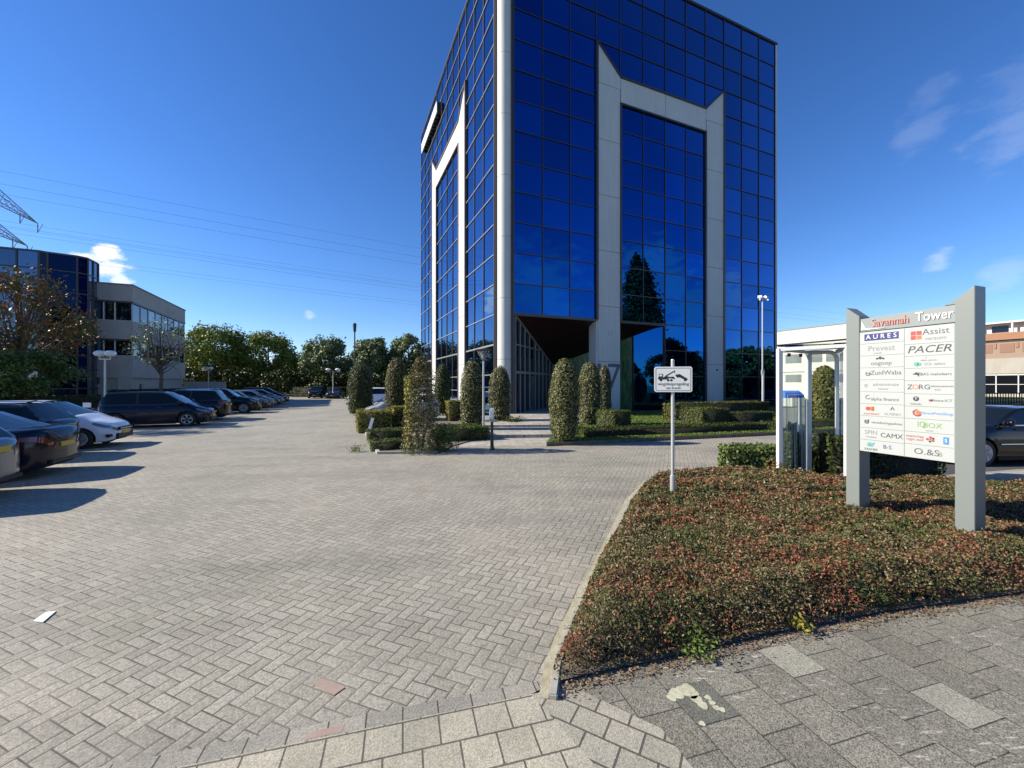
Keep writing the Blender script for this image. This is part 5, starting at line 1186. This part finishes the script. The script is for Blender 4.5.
# ------------------------------------------------------------------ tow-away sign
ZS = 6.45; t_ = thing('tow_away_sign', 'white tow-away sign with tow truck picture on a grey post in the bed', 'sign', PX(673, ZS), R(-13))
b = MB(); b.tube([(0, .03, 0), (0, .03, .55)], .042, 14); b.tube([(0, .03, .55), (0, .03, th(360, ZS))], .027, 14); b.lathe([(.027, 0), (.022, .012), (0, .016)], 12, c=(0, .03, th(360, ZS))); b.build('post', PST, t_, smooth=True)
z0, z1 = th(392, ZS), th(366.7, ZS); w_ = 17.8 / FPX * ZS; cz = (z0 + z1) / 2; hz = (z1 - z0) / 2
def rrect(x0, x1, z0_, z1_, r_, y, n=6):
    pts = []
    for (cx_, cz_, a0_) in ((x1 - r_, z1_ - r_, 0), (x0 + r_, z1_ - r_, 90), (x0 + r_, z0_ + r_, 180), (x1 - r_, z0_ + r_, 270)):
        for k in range(n + 1): a = R(a0_ + 90 * k / n); pts.append((cx_ + r_ * math.cos(a), y, cz_ + r_ * math.sin(a)))
    return pts
def plate_prism(mb, poly, y0, y1):
    n = len(poly); vs = [(p[0], y, p[-1]) for y in (y0, y1) for p in poly]
    return mb.add(vs, [tuple(range(n)), tuple(range(n, 2 * n))[::-1]] + [(i, n + i, n + (i + 1) % n, (i + 1) % n) for i in range(n)])
b = MB(); plate_prism(b, rrect(-w_, w_, z0, z1, .035, 0), -.012, 0.002); b.build('plate', mat('sign_face', (.72, .72, .69), .45), t_)
b = MB(); inner, outer = rrect(-w_ + .026, w_ - .026, z0 + .026, z1 - .026, .02, 0), rrect(-w_ + .020, w_ - .020, z0 + .020, z1 - .020, .024, 0); n = len(inner)
b.add([(p[0], -.0135, p[2]) for p in inner] + [(p[0], -.0135, p[2]) for p in outer], [(i, (i + 1) % n, n + (i + 1) % n, n + i) for i in range(n)]); INK = mat('black_print', (.02, .02, .02), .6); b.build('border', INK, t_)
b = MB()
def shp(poly): plate_prism(b, [(x * w_, 0, cz + z * hz) for x, z in poly], -.0145, -.0128)
shp([(-.80, -.0), (-.80, .18), (-.76, .20), (-.76, .44), (-.55, .44), (-.55, .02), (-.55, -.02)])
def disc(x, z, r_, y=-.0145):
    n = 16; plate_prism(b, [(x * w_ + r_ * w_ * math.cos(2 * math.pi * k / n), 0, cz + z * hz + r_ * w_ * math.sin(2 * math.pi * k / n)) for k in range(n)], y, -.0126)
shp([(-.56, -.0), (-.56, .10), (-.40, .28), (-.22, .20), (.02, .22), (.10, .05), (.02, .04), (-.2, .12), (-.38, .0)])
for x in (-.66, -.27, -.10): disc(x, -.06, .065)
shp([(-.40, .30), (.06, .70), (.09, .70), (.09, .66), (-.34, .26)]); shp([(.05, .70), (.07, .70), (.07, .5), (.05, .5)])
shp([(.12, .28), (.14, .40), (.22, .38), (.34, .42), (.56, .22), (.72, .08), (.76, -.04), (.62, -.06), (.40, .12), (.18, .22)]); disc(.22, .22, .055); disc(.62, -.06, .06)
b.build('pictogram', INK, t_)
b = MB(); shp([(-.73, .24), (-.73, .39), (-.59, .39), (-.59, .24)]); b.v = [(x, y - .001, z) for x, y, z in b.v]; b.build('cab_window', MATS['sign_face'], t_)
GRI = mat('grey_print', (.16, .16, .16), .6)
def flat_text(nm, s_, size, m, par, x, y, z, sx=1, shear=0): return text(nm, s_, size, m, par, Matrix.Translation((x, y, z)) @ Matrix.Rotation(R(90), 4, 'X'), .0006, shear=shear, sx=sx)
flat_text('lettering', 'wegsleepregeling', .068, GRI, t_, 0, -.0135, cz - .36 * hz, sx=1.0); flat_text('lettering', 'van kracht', .052, GRI, t_, 0, -.0135, cz - .68 * hz)

# ------------------------------------------------------------------ company sign of the tower
GPH = Vector((-.351, .936, 0)).normalized()      # along the panel, away from the camera
NP = Vector((-GPH.y, GPH.x, 0)) * 1.0            # panel normal, towards the left
SG = Vector((1.1371 * 4.60, 4.60, 0))            # near edge (u 974) of the right post, lit side
ang = math.atan2(-GPH.y, -GPH.x)                 # local x points towards the camera (left to right as seen), local -y is the lit side
cs = thing('company_sign', 'grey two-post company directory sign with white panel of tenant logos', 'company sign', (SG.x, SG.y, 0), ang)
PGR = mat('sign_grey_paint', (.17, .19, .178), .4)
LP_ = 1.30     # total length between outer edges
pw = .165
for (xa, xb, hp, hq) in ((-pw, 0, 2.98, 3.12), (-LP_, -LP_ + pw, 3.09, 2.94)):
    b = MB(); y0, y1 = 0, .235
    vs = [(x, y, z) for y in (y0, y1) for x, z in ((xa, -.05), (xb, -.05), (xb, hq), (xa, hp))]; b.add(vs, [(0, 1, 2, 3), (7, 6, 5, 4), (0, 4, 5, 1), (1, 5, 6, 2), (2, 6, 7, 3), (3, 7, 4, 0)]); b.build('post', PGR, cs, bevel=.004)
px0, px1 = -LP_ + pw + .002, -pw - .002; PZ1, PZ0 = 2.715, 1.075
b = MB(); vs = [(x, y, z) for y in (.02, .14) for x, z in ((px0, PZ1 + .012), (px1, PZ1 + .012), (px1, 2.93), (px0, 2.90))]; b.add(vs, [(0, 1, 2, 3), (7, 6, 5, 4), (0, 4, 5, 1), (1, 5, 6, 2), (2, 6, 7, 3), (3, 7, 4, 0)]); b.build('header', mat('header_grey', (.22, .24, .235), .4), cs)
# wings of the posts reaching over the header
b = MB(); vs = [(x, y, z) for y in (.012, .15) for x, z in ((-pw - .10, 2.935), (-pw - .001, 2.935), (-pw - .001, 2.979))]; b.add(vs, [(0, 1, 2), (5, 4, 3), (0, 3, 4, 1), (1, 4, 5, 2), (2, 5, 3, 0)]); b.build('wing', PGR, cs)
PW = mat('panel_white', (.385, .40, .385), .35)
b = MB(); b.box(px0, px1, .006, .14, PZ0, PZ1); b.build('panel', PW, cs, bevel=.003)
LN = mat('panel_line', (.15, .16, .165), .5); wP = px1 - px0; hP = PZ1 - PZ0; xm = px0 + wP * .512
def fy(x): return -.003 + .006
b = MB(); yl = (.0035, .0058)
rowsL = [0, .1, .2, .3, .4, .5, .6, .7, .8, .9, 1]; rowsR = [0, .13, .222, .315, .41, .51, .605, .70, .80, .895, 1]
for f in rowsL[1:-1]: b.box(px0 + .01, xm, *yl, PZ1 - f * hP - .0016, PZ1 - f * hP + .0016)
for f in rowsR[1:-1]: b.box(xm, px1 - .01, *yl, PZ1 - f * hP - .0016, PZ1 - f * hP + .0016)
b.box(xm - .0016, xm + .0016, yl[0] - .0002, yl[1], PZ0 + .01, PZ1 - .01); b.build('dividing_line', LN, cs)
b = MB(); b.box(px0 - .001, px1 + .001, .0, .10, PZ1 + .003, PZ1 + .010); b.build('header_gap', BLK, cs)
C_ = {k: mat('print_' + k, v, .5) for k, v in dict(navy=(.02, .025, .14), grey=(.085, .09, .095), pale=(.19, .20, .20), red=(.38, .05, .04), dark=(.04, .045, .05), teal=(.10, .32, .26), orange=(.50, .14, .035), green=(.15, .30, .08), blue=(.04, .18, .55), white=(.62, .62, .62), purple=(.25, .2, .6)).items()}
def cell(col, r0, fx, fz=.5):
    rs = rowsL if col == 0 else rowsR; x0_, x1_ = (px0, xm) if col == 0 else (xm, px1)
    return x0_ + (x1_ - x0_) * fx, PZ1 - hP * (rs[r0] + (rs[r0 + 1] - rs[r0]) * fz)
def T(s_, col, r0, fx, fz, size, c, sx=1, shear=0): x, z = cell(col, r0, fx, fz); flat_text('lettering', s_, size, C_[c], cs, x, .0045, z, sx, shear)
def logo(col, r0, fx, fz, shapes):
    x, z = cell(col, r0, fx, fz)
    for c, poly in shapes:
        b = MB(); plate_prism(b, [(x + px_, 0, z + pz_) for px_, pz_ in poly], .0028, .0058); b.build('logo', C_[c], cs)
def circ(r_, cx_=0, cz_=0, n=18, a0_=0, a1_=360): return [(cx_ + r_ * math.cos(R(a0_ + (a1_ - a0_) * k / n)), cz_ + r_ * math.sin(R(a0_ + (a1_ - a0_) * k / n))) for k in range(n)]
def rect(x0_, x1_, z0_, z1_): return [(x0_, z0_), (x1_, z0_), (x1_, z1_), (x0_, z1_)]
def arc(r0_, r1_, a0_, a1_, cx_=0, cz_=0, n=14): return [(cx_ + r1_ * math.cos(R(a0_ + (a1_ - a0_) * k / n)), cz_ + r1_ * math.sin(R(a0_ + (a1_ - a0_) * k / n))) for k in range(n + 1)] + [(cx_ + r0_ * math.cos(R(a1_ + (a0_ - a1_) * k / n)), cz_ + r0_ * math.sin(R(a1_ + (a0_ - a1_) * k / n))) for k in range(n + 1)]
# header title
def HT(s_, x, z, size, m, sx=1.0, y=.018): text('title', s_, size, m, cs, Matrix.Translation((x, y, z)) @ Matrix.Rotation(R(90), 4, 'X'), .004, 'LEFT', sx=sx)
HT('Savannah', px0 + .135, 2.82, .150, C_['red'], .74, .016); HT('Savannah', px0 + .129, 2.823, .150, mat('title_pink', (.36, .22, .19), .5), .74, .0135)
HT('Tower', px0 + .60, 2.83, .165, C_['white'], .78, .014)
b = MB(); plate_prism(b, [(px0 + .01, 0, 2.745), (px0 + .02, 0, 2.87), (px0 + .07, 0, 2.765), (px0 + .30, 0, 2.745)], .010, .019); b.build('logo', C_['white'], cs)
logo(0, 0, .5, .48, [('navy', rect(-.19, .19, -.045, .045))]); x, z = cell(0, 0, .5, .48)
text('lettering', 'A U R E S', .085, C_['white'], cs, Matrix.Translation((x, .0022, z)) @ Matrix.Rotation(R(90), 4, 'X'), .0006)
T('Prevest', 0, 1, .5, .45, .10, 'pale'); T('consult', 0, 1, .42, .82, .03, 'pale')
logo(0, 2, .48, .28, [('dark', circ(.013, -.035)), ('dark', circ(.02, 0, .008)), ('dark', circ(.013, .035))]); T('oogoop', 0, 2, .5, .66, .075, 'grey')
logo(0, 3, .2, .5, [('grey', arc(.02, .03, 120, 420)), ('grey', rect(-.01, .02, -.004, .006))]); T('ZuidWaba', 0, 3, .6, .45, .08, 'grey'); 
logo(0, 4, .16, .5, [('pale', arc(.012, .022, 0, 300))]); T('administratie', 0, 4, .6, .4, .055, 'pale'); T('kantoor', 0, 4, .55, .75, .035, 'pale')
logo(0, 5, .2, .45, [('grey', arc(.022, .030, 60, 330))]); T('alpha finance', 0, 5, .58, .6, .06, 'grey')
logo(0, 6, .25, .40, [('red', circ(.026, -.026)), ('orange', circ(.026, .006)), ('red', rect(.02, .045, -.028, .028))]); T('noordwest', 0, 6, .28, .82, .04, 'red')
logo(0, 6, .75, .32, [('grey', [(-.026, -.02), (0, .026), (.026, -.02), (.014, -.02), (0, .006), (-.014, -.02)])]); T('ALTEREN', 0, 6, .75, .78, .042, 'pale')
logo(0, 7, .17, .5, [('dark', arc(.016, .028, 100, 400)), ('dark', [(-.008, 0), (0, -.01), (.03, .03), (.022, .034)])]); T('verzekeringsadvies', 0, 7, .62, .52, .045, 'grey')
T('SPIN', 0, 8, .27, .38, .075, 'pale'); T('company', 0, 8, .27, .74, .035, 'pale'); T('CAMX', 0, 8, .73, .52, .085, 'dark')
logo(0, 9, .27, .36, [('teal', [(-.05, -.02), (-.03, .03), (.01, .02), (.045, .03), (.03, -.01), (0, -.005)]), ('blue', rect(-.03, .02, -.026, -.012))]); T('KRAMER', 0, 9, .27, .78, .04, 'dark')
T('B-S', 0, 9, .64, .45, .07, 'navy')
logo(1, 0, .25, .5, [('red', rect(-.052, -.004, .004, .052)), ('red', rect(.004, .052, .004, .052)), ('red', rect(-.052, -.004, -.052, -.004)), ('orange', rect(.004, .052, -.052, -.004))]); T('Assist', 1, 0, .64, .36, .105, 'grey'); T('verzuim', 1, 0, .64, .74, .062, 'pale')
T('PACER', 1, 1, .5, .5, .125, 'dark', 1.12, .25)
T('v', 1, 2, .45, .16, .04, 'pale'); T('vitale mensen', 1, 2, .5, .38, .028, 'pale'); logo(1, 2, .27, .68, [('teal', circ(.026, -.006)), ('teal', circ(.022, .02))]); T('SOL talent', 1, 2, .62, .70, .045, 'pale')
logo(1, 3, .28, .5, [('dark', [(-.05, 0), (-.01, .028), (.02, .01), (.012, -.03), (-.004, -.006)]), ('grey', arc(.018, .024, -40, 90, .012))]); T('BAS makelaars', 1, 3, .64, .5, .048, 'grey')
T('Z', 1, 4, .12, .5, .085, 'dark'); T('O', 1, 4, .24, .5, .085, 'orange'); T('RG', 1, 4, .42, .5, .085, 'dark'); T('adviescentrum', 1, 4, .76, .42, .036, 'grey'); T('thuis', 1, 4, .68, .68, .03, 'pale')
logo(1, 5, .25, .40, [('dark', circ(.030)), ]); logo(1, 5, .25, .40, [('dark', rect(-.001, .001, -.001, .001))]); T('helvetic', 1, 5, .25, .82, .035, 'grey')
x, z = cell(1, 5, .25, .40); text('lettering', 'T', .045, C_['white'], cs, Matrix.Translation((x, .0022, z)) @ Matrix.Rotation(R(90), 4, 'X'), .0006)
logo(1, 5, .55, .5, [('red', circ(.014, -.008)), ('dark', circ(.012, .008))]); T('Finanz-ICT', 1, 5, .76, .5, .042, 'grey')
logo(1, 6, .28, .5, [('red', arc(.030, .042, 90, 330)), ('orange', circ(.026, .006)), ('dark', arc(.042, .048, 150, 320))]); T('DirectPrintShop', 1, 6, .66, .52, .045, 'blue')
T('IQ', 1, 7, .36, .42, .10, 'green', .8); T('BOX', 1, 7, .58, .46, .085, 'green'); T('secure', 1, 7, .52, .84, .028, 'pale')
T('maatschap', 1, 8, .22, .36, .042, 'red'); T('regio zuid', 1, 8, .22, .62, .042, 'red')
logo(1, 8, .54, .5, [('red', circ(.014, -.028, 0)), ('red', circ(.014, 0, .024)), ('dark', circ(.012, .026, .012)), ('red', circ(.014, .024, -.014)), ('dark', circ(.012, -.004, -.026)), ('red', circ(.009, 0, 0))]); logo(1, 8, .84, .5, [('blue', rect(-.024, .024, -.042, .042))])
x, z = cell(1, 8, .84, .5); text('lettering', 'S', .06, C_['white'], cs, Matrix.Translation((x, .0022, z)) @ Matrix.Rotation(R(90), 4, 'X'), .0006)
T('O.&S', 1, 9, .46, .5, .105, 'grey', 1.1); T('B', 1, 9, .73, .55, .07, 'pale')

# ------------------------------------------------------------------ glass shelter
sh = thing('glass_shelter', 'small white-framed glass shelter behind the planted bed', 'shelter', (0, 0, 0))
FRW = mat('shelter_white', (.62, .62, .61), .35)
def clear_glass(name, tint, rough=.02, frost=0):
    t = NT(name); tr = t.node('ShaderNodeBsdfTransparent'); tr.inputs[0].default_value = (*tint, 1); g = t.node('ShaderNodeBsdfGlossy'); g.inputs['Roughness'].default_value = .01; g.inputs[0].default_value = (.9, .95, .95, 1)
    fr_ = t.node('ShaderNodeFresnel'); fr_.inputs[0].default_value = 1.5; ms = t.node('ShaderNodeMixShader'); t.l.new(fr_.outputs[0], ms.inputs[0]); t.l.new(tr.outputs[0], ms.inputs[1]); t.l.new(g.outputs[0], ms.inputs[2])
    out = t.n['Material Output']
    if frost:
        d = t.node('ShaderNodeBsdfDiffuse'); d.inputs[0].default_value = (.45, .52, .48, 1); st = t.noise(t.coord((14, 14, .35)), 1.0, 4, .6); f2 = t.math('MULTIPLY', t.mr(st, .42, .66), frost)
        m2 = t.node('ShaderNodeMixShader'); t.l.new(f2, m2.inputs[0]); t.l.new(ms.outputs[0], m2.inputs[1]); t.l.new(d.outputs[0], m2.inputs[2]); t.l.new(m2.outputs[0], out.inputs[0])
    else: t.l.new(ms.outputs[0], out.inputs[0])
    return t.m
A = PX(779.5, 8.05); Bq = PX(808.5, 8.35); Cq = PX(837, 8.15); Dq = PX(847.5, 7.45)
def rod(p, q, w_=.07, name='frame_post'): b = MB(); b.bar(p, q, w_); return b.build(name, FRW, sh, bevel=.006)
top = 2.70
for p, zt_, w_ in ((A, top, .085), (Bq, top - .10, .085), (Dq, top + .02, .085)): rod(p, p + Vector((0, 0, zt_)), w_)
b = MB(); pts = [Cq, Cq + Vector((0, 0, top - .22))]
for q in range(1, 6): a = q / 6 * math.pi / 2; pts.append(Cq + Vector((-.16 * (1 - math.cos(a)), 0, top - .22 + .16 * math.sin(a))))
pts.append(Cq + Vector((-.17, 0, top - .06))); pts.append(Bq + Vector((0, 0, top - .06))); b.tube(pts, .04, 10); b.build('bent_frame_post', FRW, sh, smooth=True)
rod(A + Vector((0, 0, top - .02)), Dq + Vector((0, 0, top)), .07, 'roof_beam'); rod(A + Vector((0, 0, top - .02)), Bq + Vector((0, 0, top - .05)), .06, 'roof_beam'); rod(Cq + Vector((0, 0, top - .05)), Dq + Vector((0, 0, top - .02)), .06, 'roof_beam')
b = MB(); tp = [A, Dq, Dq + Vector((.12, .12, 0)), Cq + Vector((.1, .2, 0)), Bq + Vector((0, .15, 0)), A + Vector((.03, .1, 0))]; b.prism([p[:2] for p in tp], top + .045, top + .065); b.build('roof', clear_glass('roof_glass', (.85, .9, .88)), sh)
CG = clear_glass('clear_glass', (.86, .92, .89)); FG = clear_glass('streaky_glass', (.80, .88, .84), frost=.75)
b = MB(); b.add([A + Vector((.04, 0, .12)), Bq + Vector((-.04, 0, .12)), Bq + Vector((-.04, 0, top - .15)), A + Vector((.04, 0, top - .1))], [(0, 1, 2, 3)]); b.build('glass_pane', CG, sh)
b = MB(); b.add([A + Vector((.05, -.015, .12)), Bq + Vector((-.05, -.015, .12)), Bq + Vector((-.05, -.015, 1.72)), A + Vector((.05, -.015, 1.72))], [(0, 1, 2, 3)]); b.build('streaky_pane', FG, sh)
b = MB(); b.add([Bq + Vector((.04, 0, .12)), Cq + Vector((-.04, 0, .12)), Cq + Vector((-.04, 0, top - .15)), Bq + Vector((.04, 0, top - .15))], [(0, 1, 2, 3)]); b.build('glass_pane', CG, sh)
b = MB(); b.add([Cq + Vector((.03, -.04, .12)), Dq + Vector((-.03, .04, .12)), Dq + Vector((-.03, .04, top - .1)), Cq + Vector((.03, -.04, top - .1))], [(0, 1, 2, 3)]); b.build('glass_pane', CG, sh)
rod(A + Vector((0, 0, .1)), Bq + Vector((0, 0, .1)), .05, 'base_rail'); rod(Bq + Vector((0, 0, .1)), Cq + Vector((0, 0, .1)), .05, 'base_rail'); rod(Cq + Vector((0, 0, .1)), Dq + Vector((0, 0, .1)), .05, 'base_rail')
for q in (.2, .6): b = MB(); p = A.lerp(Bq, q) + Vector((.05, -.03, top - .16)); b.lathe([(0, 0), (.03, .01), (.03, .07), (0, .07)], 10, c=p); b.build('ceiling_fitting', DRK, sh)
